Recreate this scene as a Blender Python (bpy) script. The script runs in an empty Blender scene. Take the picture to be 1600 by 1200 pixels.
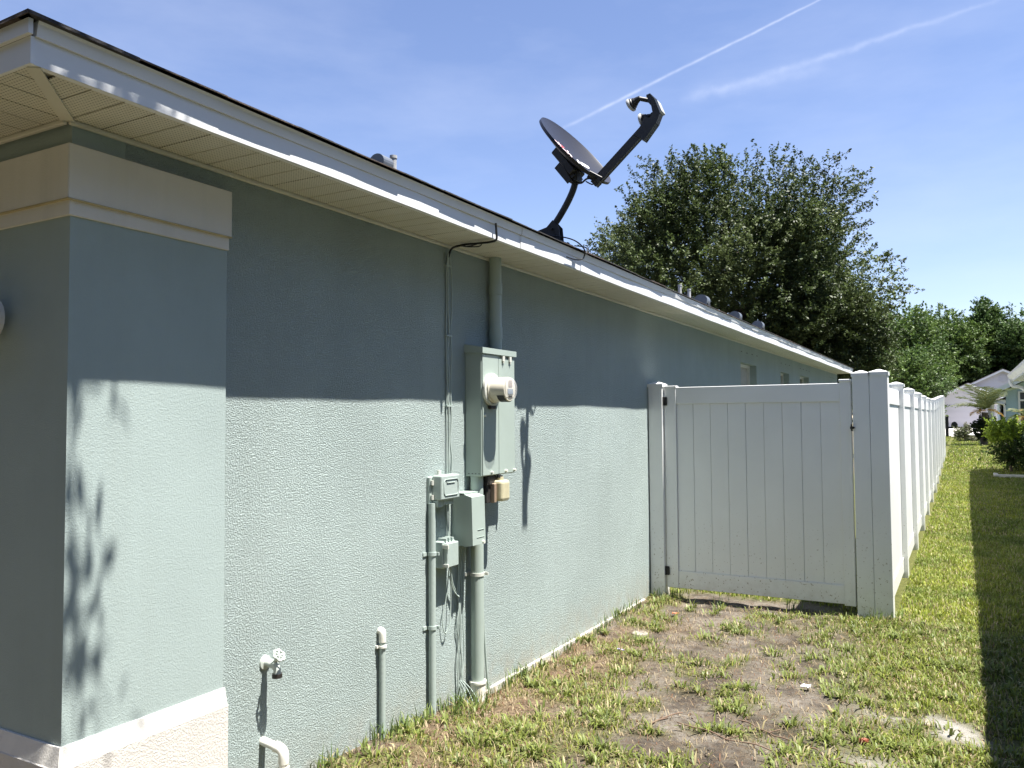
import bpy, bmesh, math, random
import numpy as np
from mathutils import Vector, Matrix, Euler
R = math.radians
rng = np.random.default_rng(7)
random.seed(7)
scene = bpy.context.scene
col = scene.collection

# ------------------------------------------------------------------ camera
F, TH, PITCH, ROLL = 1260.0, R(29.2), R(2.5), R(0.4)
cam_d = bpy.data.cameras.new('camera'); cam = bpy.data.objects.new('camera', cam_d); col.objects.link(cam)
fw = Vector((-math.sin(TH)*math.cos(PITCH), math.cos(TH)*math.cos(PITCH), math.sin(PITCH)))
r0 = Vector((math.cos(TH), math.sin(TH), 0)); u0 = r0.cross(fw)
rr = r0*math.cos(ROLL) - u0*math.sin(ROLL); uu = u0*math.cos(ROLL) + r0*math.sin(ROLL)
M = Matrix((rr, uu, -fw)).transposed().to_4x4(); M.translation = (2.43, 0, 1.55)
cam.matrix_world = M
cam_d.sensor_width = 36; cam_d.lens = 36*F/1600; cam_d.clip_end = 2000; cam_d.clip_start = 0.02
scene.camera = cam

# ------------------------------------------------------------------ light
SUN = Vector((1, 0.11, 2.76)).normalized()
el = math.asin(SUN.z); rot = math.atan2(SUN.x, SUN.y)
world = bpy.data.worlds.new('World'); scene.world = world; world.use_nodes = True
nt = world.node_tree; N = nt.nodes; Lk = nt.links
for n in list(N): N.remove(n)
out = N.new('ShaderNodeOutputWorld'); bg = N.new('ShaderNodeBackground'); bg.inputs['Strength'].default_value = 0.063
sky = N.new('ShaderNodeTexSky'); sky.sky_type = 'NISHITA'; sky.sun_disc = False
sky.sun_elevation = el; sky.sun_rotation = rot; sky.air_density = 1.0; sky.dust_density = 0.0; sky.ozone_density = 1.6; sky.altitude = 10
tint = N.new('ShaderNodeMix'); tint.data_type = 'RGBA'; tint.blend_type = 'MULTIPLY'; tint.inputs[0].default_value = 1
Lk.new(sky.outputs[0], tint.inputs['A']); tint.inputs['B'].default_value = (1.08, .99, 1.09, 1)
tc = N.new('ShaderNodeTexCoord')
def wmath(op, a, b=None, clamp=False):
    n = N.new('ShaderNodeMath'); n.operation = op; n.use_clamp = clamp
    for i, v in enumerate((a, b)):
        if v is None: continue
        if isinstance(v, (int, float)): n.inputs[i].default_value = v
        else: Lk.new(v, n.inputs[i])
    return n.outputs[0]
def wdot(v):
    n = N.new('ShaderNodeVectorMath'); n.operation = 'DOT_PRODUCT'; Lk.new(tc.outputs['Generated'], n.inputs[0]); n.inputs[1].default_value = v
    return n.outputs['Value']
nz = N.new('ShaderNodeTexNoise'); nz.inputs['Scale'].default_value = 9; nz.inputs['Detail'].default_value = 6; nz.inputs['Roughness'].default_value = .65
Lk.new(tc.outputs['Generated'], nz.inputs['Vector'])
nz2 = N.new('ShaderNodeTexNoise'); nz2.inputs['Scale'].default_value = 60; nz2.inputs['Detail'].default_value = 5
Lk.new(tc.outputs['Generated'], nz2.inputs['Vector'])
def trail(a, b, width, amp, wob, ends):          # a vapour trail: a band along a great circle between two sky directions
    a = Vector(a).normalized(); b = Vector(b).normalized()
    n = a.cross(b).normalized(); mid = (a+b).normalized(); t = (b-a).normalized()
    d = wmath('ADD', wdot(n), wmath('MULTIPLY', wmath('SUBTRACT', nz.outputs['Fac'], .5), wob))
    s = wdot(t)
    ln = (b-a).length/2
    sn = wmath('DIVIDE', s, ln)
    w = wmath('ADD', width, wmath('MULTIPLY', wmath('ADD', sn, 1.0), width*ends))
    g = wmath('DIVIDE', d, w); g = wmath('POWER', 2.718, wmath('MULTIPLY', wmath('MULTIPLY', g, g), -1))
    e = wmath('SUBTRACT', 1.0, wmath('POWER', wmath('ABSOLUTE', sn), 4), True)
    rough = wmath('ADD', .1, wmath('MULTIPLY', nz2.outputs['Fac'], 1.8))
    return wmath('MULTIPLY', wmath('MULTIPLY', wmath('MULTIPLY', g, e), amp), rough)
def d2(px, py):   # direction in the sky, from bearing and height read off once
    return (fw*F + rr*px + uu*py).normalized()
t1 = trail(d2(560, 640), d2(60, 390), .0009, .26, .005, .6)
t2 = trail(d2(800, 610), d2(260, 440), .0017, .12, .022, .9)
t3 = trail(d2(500, 500), d2(260, 440), .006, .09, .03, .2)
wisp = N.new('ShaderNodeTexNoise'); wisp.inputs['Scale'].default_value = 2.2; wisp.inputs['Detail'].default_value = 7; wisp.inputs['Roughness'].default_value = .55
mp = N.new('ShaderNodeMapping'); mp.inputs['Scale'].default_value = (1, 1, 3.2); Lk.new(tc.outputs['Generated'], mp.inputs['Vector']); Lk.new(mp.outputs[0], wisp.inputs['Vector'])
ws = wmath('MULTIPLY', wmath('SUBTRACT', wisp.outputs['Fac'], .46, True), .6)
tot = wmath('ADD', wmath('ADD', t1, t2), wmath('ADD', t3, ws), True)
cm = N.new('ShaderNodeMix'); cm.data_type = 'RGBA'; Lk.new(tot, cm.inputs[0]); Lk.new(tint.outputs['Result'], cm.inputs['A']); cm.inputs['B'].default_value = (6.6, 6.9, 7.9, 1)
Lk.new(cm.outputs['Result'], bg.inputs['Color']); Lk.new(bg.outputs[0], out.inputs['Surface'])
sd = bpy.data.lights.new('sun', 'SUN'); sd.energy = 5.0; sd.angle = R(.53); sd.color = (1, .955, .88)
so = bpy.data.objects.new('sun', sd); col.objects.link(so); so.rotation_euler = (-SUN).to_track_quat('-Z', 'Y').to_euler(); so.location = (5, 0, 12)
scene.view_settings.view_transform = 'Standard'; scene.view_settings.look = 'None'; scene.view_settings.exposure = 1.58; scene.view_settings.gamma = 1
scene.view_settings.use_curve_mapping = False
scene.render.engine = 'CYCLES'; scene.cycles.max_bounces = 8; scene.cycles.diffuse_bounces = 4; scene.cycles.transparent_max_bounces = 8

# ------------------------------------------------------------------ materials
def srgb(r, g, b): return tuple(((c/255)/12.92 if c/255 < .04045 else ((c/255+.055)/1.055)**2.4) for c in (r, g, b))
class MT:
    def __init__(s, name):
        s.m = bpy.data.materials.new(name); s.m.use_nodes = True; s.t = s.m.node_tree; s.N = s.t.nodes; s.b = s.N['Principled BSDF']
        s.geo = None
    def new(s, k, **kw):
        n = s.N.new(k)
        for a, v in kw.items(): setattr(n, a, v)
        return n
    def link(s, a, b): s.t.links.new(a, b)
    def pos(s, scale=None, obj=False):
        if obj: o = s.new('ShaderNodeTexCoord').outputs['Object']
        else: o = s.new('ShaderNodeNewGeometry').outputs['Position']
        if scale:
            mp = s.new('ShaderNodeMapping'); mp.inputs['Scale'].default_value = scale; s.link(o, mp.inputs['Vector']); o = mp.outputs[0]
        return o
    def noise(s, scale, detail=4, rough=.5, vec=None, dist=0):
        n = s.new('ShaderNodeTexNoise'); n.inputs['Scale'].default_value = scale; n.inputs['Detail'].default_value = detail; n.inputs['Roughness'].default_value = rough; n.inputs['Distortion'].default_value = dist
        s.link(vec if vec is not None else s.pos(), n.inputs['Vector']); return n.outputs['Fac']
    def ramp(s, fac, stops):
        n = s.new('ShaderNodeValToRGB'); e = n.color_ramp.elements
        while len(e) < len(stops): e.new(.5)
        for i, (p, c) in enumerate(stops):
            e[i].position = p; e[i].color = (*c, 1) if not isinstance(c, (int, float)) else (c, c, c, 1)
        s.link(fac, n.inputs['Fac']); return n.outputs['Color']
    def mix(s, fac, a, b, mode='MIX'):
        n = s.new('ShaderNodeMix', data_type='RGBA', blend_type=mode)
        for k, v in ((0, fac), ('A', a), ('B', b)):
            if isinstance(v, (int, float)): n.inputs[k].default_value = v if k == 0 else (v, v, v, 1)
            elif isinstance(v, tuple): n.inputs[k].default_value = (*v, 1)
            else: s.link(v, n.inputs[k])
        return n.outputs['Result']
    def color(s, c):
        if isinstance(c, tuple): s.b.inputs['Base Color'].default_value = (*c, 1)
        else: s.link(c, s.b.inputs['Base Color'])
    def set(s, **kw):
        for k, v in kw.items(): s.b.inputs[k.replace('_', ' ')].default_value = v
    def bump(s, h, dist, strength=1.0):
        n = s.new('ShaderNodeBump'); n.inputs['Distance'].default_value = dist; n.inputs['Strength'].default_value = strength
        s.link(h, n.inputs['Height']); s.link(n.outputs[0], s.b.inputs['Normal'])
def simple(name, c, rough=.5, var=.12, scale=8, bump=0, bscale=80, metal=0, dirt=None, spec=.4):
    m = MT(name); f = m.noise(scale, 5, .6)
    c2 = tuple(x*(1-var) for x in c); c1 = tuple(min(1, x*(1+var)) for x in c)
    cc = m.ramp(f, [(.3, c2), (.7, c1)])
    if dirt:
        d = m.noise(scale*6, 6, .7); cc = m.mix(m.ramp(d, [(.55, 0.), (.72, .6)]), cc, dirt)
    m.color(cc); m.set(Roughness=rough, Metallic=metal); m.b.inputs['Specular IOR Level'].default_value = spec
    if bump: m.bump(m.noise(bscale, 4, .6), bump)
    return m.m
def stucco(name, c, scale, dist, mottled=.07):
    m = MT(name)
    v = m.noise(scale, 4, .6, dist=0)
    v2 = m.noise(scale*.38, 2, .5, dist=.3)
    h = m.new('ShaderNodeMath', operation='ADD'); m.link(m.ramp(v, [(.42, 0.), (.60, 1.)]), h.inputs[0])
    k = m.new('ShaderNodeMath', operation='MULTIPLY'); m.link(v2, k.inputs[0]); k.inputs[1].default_value = 1.3; m.link(k.outputs[0], h.inputs[1])
    f = m.noise(1.3, 6, .6)
    cc = m.ramp(f, [(.3, tuple(x*(1-mottled) for x in c)), (.7, tuple(x*(1+mottled) for x in c))])
    # soil splash near the ground
    sp = m.new('ShaderNodeSeparateXYZ'); m.link(m.pos(), sp.inputs[0])
    mr = m.new('ShaderNodeMapRange'); mr.inputs['From Min'].default_value = .0; mr.inputs['From Max'].default_value = .30; mr.inputs['To Min'].default_value = .8; mr.inputs['To Max'].default_value = 0
    m.link(sp.outputs['Z'], mr.inputs['Value'])
    dn = m.ramp(m.noise(9, 6, .7), [(.35, 0.), (.7, 1.)])
    mu = m.mix(1.0, mr.outputs[0], dn, 'MULTIPLY')
    cc = m.mix(mu, cc, (.38, .34, .27))
    st = m.ramp(m.noise(1, 5, .6, vec=m.pos((7, 7, .35))), [(.50, 0.), (.75, .16)])
    cc = m.mix(st, cc, (.25, .28, .26))
    m.color(cc); m.set(Roughness=.85); m.b.inputs['Specular IOR Level'].default_value = .2
    m.bump(h.outputs[0], dist); return m.m
m_wall = stucco('rough_stucco', (.385, .458, .447), 150, .0034, .09)
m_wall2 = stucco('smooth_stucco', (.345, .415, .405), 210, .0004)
m_cream = stucco('cream_stucco', (.70, .68, .64), 150, .0003)
m_base = stucco('base_stucco', (.63, .60, .56), 150, .0008)
m_white = simple('white_vinyl', (.70, .69, .655), .38, .03, 2)
def vinyl(name):
    m = MT(name); f = m.noise(3, 4); cc = m.ramp(f, [(.3, (.75, .76, .75)), (.7, (.79, .80, .79))])
    sp = m.new('ShaderNodeSeparateXYZ'); m.link(m.pos(), sp.inputs[0])
    mr = m.new('ShaderNodeMapRange'); mr.inputs['From Min'].default_value = .0; mr.inputs['From Max'].default_value = .9; mr.inputs['To Min'].default_value = 1; mr.inputs['To Max'].default_value = 0
    m.link(sp.outputs['Z'], mr.inputs['Value'])
    spk = m.ramp(m.noise(58, 2, .5), [(.665, 0.), (.70, 1.)])
    mu = m.mix(1.0, mr.outputs[0], spk, 'MULTIPLY'); cc = m.mix(mu, cc, (.25, .2, .13))
    mr2 = m.new('ShaderNodeMapRange'); mr2.inputs['From Min'].default_value = -.05; mr2.inputs['From Max'].default_value = .28; mr2.inputs['To Min'].default_value = .55; mr2.inputs['To Max'].default_value = 0
    m.link(sp.outputs['Z'], mr2.inputs['Value'])
    st = m.ramp(m.noise(11, 6, .7), [(.4, 0.), (.7, 1.)])
    cc = m.mix(m.mix(1.0, mr2.outputs[0], st, 'MULTIPLY'), cc, (.33, .29, .2))
    m.color(cc); m.set(Roughness=.36); m.b.inputs['Specular IOR Level'].default_value = .45; return m.m
m_vinyl = vinyl('fence_vinyl')
m_fascia = simple('white_aluminium', (.74, .75, .76), .42, .03, 1.5, .0015, 3)
def soffit_mat():
    m = MT('perforated_soffit'); c = (.66, .64, .55)
    v = m.pos((1/.0125,)*3); fr = m.new('ShaderNodeVectorMath', operation='FRACTION'); m.link(v, fr.inputs[0])
    sb = m.new('ShaderNodeVectorMath', operation='SUBTRACT'); m.link(fr.outputs[0], sb.inputs[0]); sb.inputs[1].default_value = (.5, .5, 0)
    ml = m.new('ShaderNodeVectorMath', operation='MULTIPLY'); m.link(sb.outputs[0], ml.inputs[0]); ml.inputs[1].default_value = (1, 1, 0)
    ln = m.new('ShaderNodeVectorMath', operation='LENGTH'); m.link(ml.outputs[0], ln.inputs[0])
    f = m.ramp(ln.outputs['Value'], [(.17, 1.), (.25, 0.)])
    m.color(m.mix(f, m.ramp(m.noise(2, 4), [(.3, (.62, .60, .51)), (.7, (.68, .66, .58))]), (.16, .15, .12))); m.set(Roughness=.5); return m.m
m_soffit = soffit_mat()
m_soffit_plain = simple('soffit_metal', (.64, .62, .54), .5, .05, 2)
m_shingle = simple('asphalt_shingle', (.045, .042, .042), .9, .45, 40, .004, 200)
m_shingle_b = simple('asphalt_shingle_brown', (.075, .058, .05), .9, .45, 40, .004, 200)
m_grey = simple('grey_green_enamel', (.34, .405, .37), .42, .04, 3, .0006, 14)
m_grey2 = simple('painted_plastic', (.36, .425, .40), .5, .05, 6, .0008, 60)
m_meter = simple('cream_plastic', (.60, .57, .48), .32, .03, 6)
m_ring = simple('pale_metal', (.56, .57, .52), .35, .05, 9)
m_dark = simple('dark_plastic', (.02, .02, .021), .5, .1, 9)
m_black = simple('black_cable', (.012, .012, .013), .45, .1, 9)
m_lcd = simple('lcd', (.19, .24, .30), .2, .05, 20)
m_pvc = simple('white_pvc', (.72, .71, .64), .4, .04, 8, dirt=(.45, .40, .30))
m_yellow = simple('yellowed_plastic', (.50, .46, .31), .3, .10, 25)
m_dish = simple('dish_grey', (.021, .022, .030), .34, .06, 6)
m_arm = simple('dish_arm', (.040, .040, .042), .4, .1, 12)
m_horn = simple('horn_grey', (.42, .43, .43), .4, .05, 20)
m_logo_w = simple('logo_white', (.85, .85, .85), .5, .01, 5); m_logo_r = simple('logo_red', (.62, .10, .13), .5, .02, 5); m_logo_p = simple('logo_pale', (.80, .62, .64), .5, .02, 5)
m_galv = simple('galvanised', (.19, .21, .235), .4, .12, 14, metal=.5)
m_lead = simple('lead_sleeve', (.40, .41, .42), .6, .3, 20)
m_brass = simple('painted_brass', (.45, .49, .45), .4, .2, 60)
m_conc = simple('concrete', (.50, .48, .44), .85, .12, 6, .002, 90, dirt=(.3, .26, .2))
m_drive = simple('driveway_concrete', (.62, .59, .56), .85, .06, .6)
m_rust = simple('dark_steel', (.03, .027, .025), .55, .3, 30)
m_far = simple('lavender_stucco', (.56, .55, .60), .85, .03, .8)
m_far2 = simple('garage_door', (.50, .49, .55), .7, .03, .8)
m_farroof = simple('far_shingle', (.20, .18, .18), .9, .15, 6)
m_h2 = simple('pale_blue_stucco', (.36, .47, .50), .85, .05, 2)
m_bark = simple('bark', (.10, .08, .06), .95, .35, 9, .02, 16)
m_stick = simple('stick', (.15, .10, .07), .9, .3, 30)
m_screen = simple('mesh_screen', (.20, .20, .19), .8, .1, 6)
m_blind = simple('blind', (.42, .41, .37), .7, .12, 14)
def glass_mat():
    m = MT('window_glass'); m.color((.035, .045, .045)); m.set(Roughness=.06); m.b.inputs['Specular IOR Level'].default_value = .7; return m.m
m_glass = glass_mat()
def clear_mat():
    m = MT('clear_cover'); m.color((.9, .9, .9)); m.set(Roughness=.04, Alpha=.22); m.b.inputs['Specular IOR Level'].default_value = .9; return m.m
m_clear = clear_mat()
def attr_mat(name, rough, trans, spec=.35, bumpy=False):
    m = MT(name); a = m.new('ShaderNodeAttribute', attribute_name='tint'); m.link(a.outputs['Color'], m.b.inputs['Base Color']); m.set(Roughness=rough)
    m.b.inputs['Specular IOR Level'].default_value = spec
    if trans:
        t = m.new('ShaderNodeBsdfTranslucent'); m.link(a.outputs['Color'], t.inputs['Color']); x = m.new('ShaderNodeMixShader'); x.inputs[0].default_value = trans
        m.link(m.b.outputs[0], x.inputs[1]); m.link(t.outputs[0], x.inputs[2]); m.link(x.outputs[0], m.N['Material Output'].inputs['Surface'])
    return m.m
m_leaf = attr_mat('leaf', .52, .28, .35); m_blade = attr_mat('grass_blade', .5, .3, .3)
def ground_mat():
    m = MT('soil')
    a = m.new('ShaderNodeAttribute', attribute_name='cover'); sp = m.new('ShaderNodeSeparateColor'); m.link(a.outputs['Color'], sp.inputs[0])
    n1 = m.noise(3.2, 8, .65); n2 = m.noise(45, 6, .7); n3 = m.noise(160, 4, .7)
    soil = m.ramp(n1, [(.40, (.06, .052, .045)), (.51, (.145, .128, .108)), (.68, (.245, .222, .192))])
    tw = m.ramp(m.noise(22, 8, .75, dist=1.2), [(.50, 0.), (.60, .55)]); soil = m.mix(tw, soil, (.16, .115, .075))
    soil = m.mix(m.ramp(n2, [(.36, .75), (.52, 0.)]), soil, (.085, .065, .05))
    soil = m.mix(m.ramp(n3, [(.62, 0.), (.70, .7)]), soil, (.42, .37, .30))
    sand = m.ramp(n2, [(.3, (.30, .285, .26)), (.7, (.42, .40, .37))])
    c = m.mix(sp.outputs[1], soil, sand)
    litter = m.ramp(n2, [(.35, (.09, .066, .045)), (.65, (.24, .175, .115))]); c = m.mix(sp.outputs[2], c, litter)
    turf = m.ramp(m.noise(30, 6, .7), [(.3, (.05, .06, .02)), (.55, (.12, .125, .04)), (.75, (.17, .16, .07))])
    c = m.mix(sp.outputs[0], c, turf)
    m.color(c); m.set(Roughness=.95); m.b.inputs['Specular IOR Level'].default_value = .1
    h = m.new('ShaderNodeMath', operation='ADD'); m.link(n2, h.inputs[0]); m.link(n3, h.inputs[1]); m.bump(h.outputs[0], .012); return m.m
m_ground = ground_mat()

# ------------------------------------------------------------------ mesh helpers
class MB:
    def __init__(s): s.bm = bmesh.new()
    def box(s, x0, x1, y0, y1, z0, z1, bev=0, seg=1, mat=None):
        r = bmesh.ops.create_cube(s.bm, size=1)
        vs = r['verts']
        for v in vs:
            v.co = Vector((x0+(v.co.x+.5)*(x1-x0), y0+(v.co.y+.5)*(y1-y0), z0+(v.co.z+.5)*(z1-z0)))
            if mat is not None: v.co = mat @ v.co
        if bev:
            es = list({e for v in vs for e in v.link_edges}); bmesh.ops.bevel(s.bm, geom=es, offset=bev, segments=seg, affect='EDGES', profile=.5)
        return s
    def hull(s, pts):                                   # 8 corners: bottom ring then top ring
        vs = [s.bm.verts.new(p) for p in pts]
        for f in ((3,2,1,0),(4,5,6,7),(0,1,5,4),(1,2,6,5),(2,3,7,6),(3,0,4,7)): s.bm.faces.new([vs[i] for i in f])
        return s
    def tube(s, pts, r, n=8, caps=True, smooth=True):
        pts = [Vector(tuple(p)) for p in pts]; rs = [float(v) for v in r] if isinstance(r, (list, tuple)) else [float(r)]*len(pts)
        rings = []; ref = None
        for i, p in enumerate(pts):
            d = (pts[min(i+1, len(pts)-1)] - pts[max(i-1, 0)]).normalized()
            if ref is None: ref = Vector((0, 0, 1)) if abs(d.z) < .9 else Vector((1, 0, 0))
            a = d.cross(ref).normalized(); b = a.cross(d).normalized(); ref = b
            rings.append([s.bm.verts.new(p + rs[i]*(a*math.cos(2*math.pi*k/n) + b*math.sin(2*math.pi*k/n))) for k in range(n)])
        for i in range(len(rings)-1):
            for k in range(n):
                f = s.bm.faces.new((rings[i][k], rings[i][(k+1) % n], rings[i+1][(k+1) % n], rings[i+1][k])); f.smooth = smooth
        if caps:
            for f in (s.bm.faces.new(rings[0][::-1]), s.bm.faces.new(rings[-1])):
                for e in f.edges: e.smooth = False
        return s
    def lathe(s, prof, n=24, mat=Matrix(), a0=0, a1=2*math.pi, smooth=True):   # prof: (radius, height)
        full = abs(a1-a0-2*math.pi) < 1e-4; m = n if full else n+1
        rings = [[s.bm.verts.new(mat @ Vector((r*math.cos(a0+(a1-a0)*k/n), r*math.sin(a0+(a1-a0)*k/n), h))) for k in range(m)] for r, h in prof]
        for i in range(len(rings)-1):
            for k in range(n):
                f = s.bm.faces.new((rings[i][k], rings[i][(k+1) % m], rings[i+1][(k+1) % m], rings[i+1][k])); f.smooth = smooth
        if full:
            for q, rg in ((0, rings[0][::-1]), (-1, rings[-1])):
                if prof[q][0] > 1e-5:
                    for e in s.bm.faces.new(rg).edges: e.smooth = False
        for i in range(1, len(prof)-1):                # keep hard profile corners hard
            a = Vector((prof[i][0]-prof[i-1][0], prof[i][1]-prof[i-1][1])); c = Vector((prof[i+1][0]-prof[i][0], prof[i+1][1]-prof[i][1]))
            if a.length > 0 and c.length > 0 and a.angle(c) > R(50):
                for k in range(n if full else n):
                    e = s.bm.edges.get((rings[i][k], rings[i][(k+1) % m]))
                    if e: e.smooth = False
        return s
    def prism(s, outline, y0, y1, axis='y'):            # outline in the xz plane, pushed along y (or yz pushed along x)
        f = (lambda a, b, t: (a, t, b)) if axis == 'y' else (lambda a, b, t: (t, a, b))
        A = [s.bm.verts.new(f(a, b, y0)) for a, b in outline]; B = [s.bm.verts.new(f(a, b, y1)) for a, b in outline]
        n = len(A); s.bm.faces.new(A[::-1]); s.bm.faces.new(B)
        for i in range(n): s.bm.faces.new((A[i], A[(i+1) % n], B[(i+1) % n], B[i]))
        return s
    def build(s, name, mat, parent=None, label=None, kind=None, jitter=0):
        bmesh.ops.remove_doubles(s.bm, verts=s.bm.verts, dist=1e-6)
        bmesh.ops.recalc_face_normals(s.bm, faces=s.bm.faces)
        me = bpy.data.meshes.new(name)
        off = wloc(parent) if parent else None
        if off is None:                                 # top-level: origin at its base
            xs = [v.co for v in s.bm.verts]; off = Vector((sum(c.x for c in xs)/len(xs), sum(c.y for c in xs)/len(xs), min(c.z for c in xs)))
            top = True
        else: top = False
        for v in s.bm.verts: v.co -= off
        s.bm.to_mesh(me); s.bm.free(); me.materials.append(mat)
        o = bpy.data.objects.new(name, me); col.objects.link(o)
        if top: o.location = off
        else: o.parent = parent
        if label: o['label'] = label
        if kind: o['kind'] = kind
        return o
def wloc(o):
    v = Vector(o.location)
    while o.parent: o = o.parent; v += Vector(o.location)
    return v
def thing(name, loc, label, cat, group=None):
    o = bpy.data.objects.new(name, None); o.empty_display_size = .1; col.objects.link(o); o.location = loc
    o['label'] = label; o['category'] = cat
    if group: o['group'] = group
    return o
def tag(o, label, cat, group=None):
    o['label'] = label; o['category'] = cat
    if group: o['group'] = group
    return o
def copy_tree(o, parent=None, dx=(0, 0, 0), label=None):
    c = o.copy(); col.objects.link(c)
    if parent: c.parent = parent
    else: c.location = Vector(o.location) + Vector(dx)
    if label: c['label'] = label
    for ch in list(o.children): copy_tree(ch, c)
    return c
def pymesh(name, verts, faces, mat, tint=None, attr='tint', smooth=False, parent=None, loc=(0, 0, 0)):
    verts = np.asarray(verts, np.float32) - np.asarray(loc, np.float32); faces = np.asarray(faces, np.int32); k = faces.shape[1]
    me = bpy.data.meshes.new(name); me.vertices.add(len(verts)); me.vertices.foreach_set('co', verts.ravel())
    me.loops.add(faces.size); me.loops.foreach_set('vertex_index', faces.ravel())
    me.polygons.add(len(faces)); me.polygons.foreach_set('loop_start', np.arange(0, faces.size, k, dtype=np.int32)); me.polygons.foreach_set('loop_total', np.full(len(faces), k, np.int32))
    if smooth: me.polygons.foreach_set('use_smooth', np.ones(len(faces), bool))
    if tint is not None:
        a = me.color_attributes.new(attr, 'FLOAT_COLOR', 'POINT'); c = np.ones((len(verts), 4), np.float32); c[:, :3] = tint; a.data.foreach_set('color', c.ravel())
    me.update(); me.validate(); me.materials.append(mat)
    o = bpy.data.objects.new(name, me); col.objects.link(o)
    if parent: o.parent = parent
    else: o.location = loc
    return o

# value noise
_T = np.random.default_rng(3).random((256, 256))
def vnoise(x, y):
    x = np.asarray(x, float); y = np.asarray(y, float)
    xi = np.floor(x).astype(int); yi = np.floor(y).astype(int); fx = x-xi; fy = y-yi; fx = fx*fx*(3-2*fx); fy = fy*fy*(3-2*fy)
    g = lambda a, b: _T[a % 256, b % 256]
    return (g(xi, yi)*(1-fx)+g(xi+1, yi)*fx)*(1-fy)+(g(xi, yi+1)*(1-fx)+g(xi+1, yi+1)*fx)*fy
def fbm(x, y, o=4):
    s = 0; a = .5; t = 0
    for i in range(o): s = s+a*vnoise(x*2**i+17.3*i, y*2**i+5.1*i); t += a; a *= .5
    return s/t
def ss(a, b, x): t = np.clip((x-a)/(b-a), 0, 1); return t*t*(3-2*t)
def hgt(x, y):
    x = np.asarray(x, float); y = np.asarray(y, float)
    h = .34*ss(16.5, 31, y) + .04*ss(31, 54, y) + .12*ss(54, 76, y)
    near = 1-ss(14, 22, y)
    h = h + near*(.05*(fbm(x*.9, y*.9)-.5) + .05*(fbm(x*4, y*4)-.5) + .022*(fbm(x*17+9, y*17)-.5))
    h = h + .07*np.exp(-((x-.1)**2/.35+(y-2.7)**2/.7)) - .02*np.exp(-((x-.1)**2+(y-4.6)**2)/.5)
    return h
def cover(x, y):      # turf, sand, litter
    n = fbm(x*1.7+3, y*1.7+8, 4); n2 = fbm(x*5.5+30, y*5.5, 3)
    lawn = ss(1.35, 2.05, x + .9*(n-.5) + .12*np.clip(y-5.2, -1, 2))
    lawn = np.maximum(lawn, ss(6.95, 7.25, y)*(x > 0))
    patch = ss(.50, .64, n*.55+n2*.45)*.7
    near = (1-ss(2.6, 3.9, y + .6*x + .8*(n-.5)))*.6*ss(.42, .56, n2)
    wallg = np.exp(-((x-.22)/.2)**2)*ss(.44, .56, n2)*.75
    g = np.maximum.reduce([lawn, patch, near, wallg])
    bare = np.exp(-(((x-1.05)/.55)**2+((y-4.5)/.45)**2)) + np.exp(-(((x-.85)/.55)**2+((y-5.6)/.9)**2)) + np.exp(-(((x-1.5)/.35)**2+((y-6.15)/.3)**2))+.8*np.exp(-(((x-1.45)/.25)**2+((y-3.7)/.2)**2))
    g = g*(1-.85*np.clip(bare, 0, 1)*(.4+.6*ss(.62, .45, n2)))
    sand = np.exp(-(((x-2.27)/.33)**2+((y-4.62-.35*(2.2-x))/.16)**2)*1.3)*1.5*ss(.34, .52, n2) + .8*np.exp(-(((x-2.05)/.2)**2+((y-3.95)/.14)**2))
    sand = np.clip(sand, 0, 1); g = g*(1-.93*sand)
    lit = np.clip(np.exp(-((x-.15)/.38)**2)*ss(.38, .55, n)*1.2 + .5*(1-ss(2.6, 3.8, y)), 0, 1)
    return np.clip(g, 0, 1), sand, lit

# ------------------------------------------------------------------ ground
xs = np.concatenate([-np.geomspace(400, 1.5, 34), np.arange(-1.2, 4.6, .045), np.geomspace(4.8, 420, 36)])
ys = np.concatenate([-np.geomspace(200, 1.2, 22), np.arange(-1, 9, .045), np.arange(9, 24, .15), np.arange(24, 90, 1.2), np.geomspace(92, 900, 26)])
X, Y = np.meshgrid(xs, ys, indexing='ij'); Z = hgt(X, Y)
idx = np.arange(X.size).reshape(X.shape)
fc = np.stack([idx[:-1, :-1], idx[1:, :-1], idx[1:, 1:], idx[:-1, 1:]], -1).reshape(-1, 4)
cv = np.stack([c.ravel() for c in cover(X, Y)], -1)
g = pymesh('ground', np.stack([X, Y, Z], -1).reshape(-1, 3), fc, m_ground, cv, 'cover', smooth=True); g['kind'] = 'structure'

# ------------------------------------------------------------------ our house
house = thing('house', (0, 1.5, 0), 'long blue-green stucco house with white eaves filling the left of the picture', 'house')
wins = [(10.25, 11.15, 1.15, 2.25), (12.80, 13.50, 1.35, 2.25), (14.47, 15.40, 1.15, 2.27), (17.9, 18.6, 1.35, 2.26)]
b = MB(); y = 1.7
for (a, c, z0, z1) in wins:
    b.box(-.2, 0, y, a, -.3, 2.62); b.box(-.2, 0, a, c, -.3, z0); b.box(-.2, 0, a, c, z1, 2.62); y = c
b.box(-.2, 0, y, 19.0, -.3, 2.62)
b.build('side_wall', m_wall, house)
MB().box(-12, 0, 1.514, 1.7, -.3, 2.62).build('front_wall', m_wall2, house)
MB().box(-12, 0, 19.0, 19.2, -.3, 2.62).build('rear_wall', m_wall, house)
MB().box(-12.2, -12, 1.508, 19.2, -.3, 2.62).build('far_wall', m_wall, house)
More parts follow.
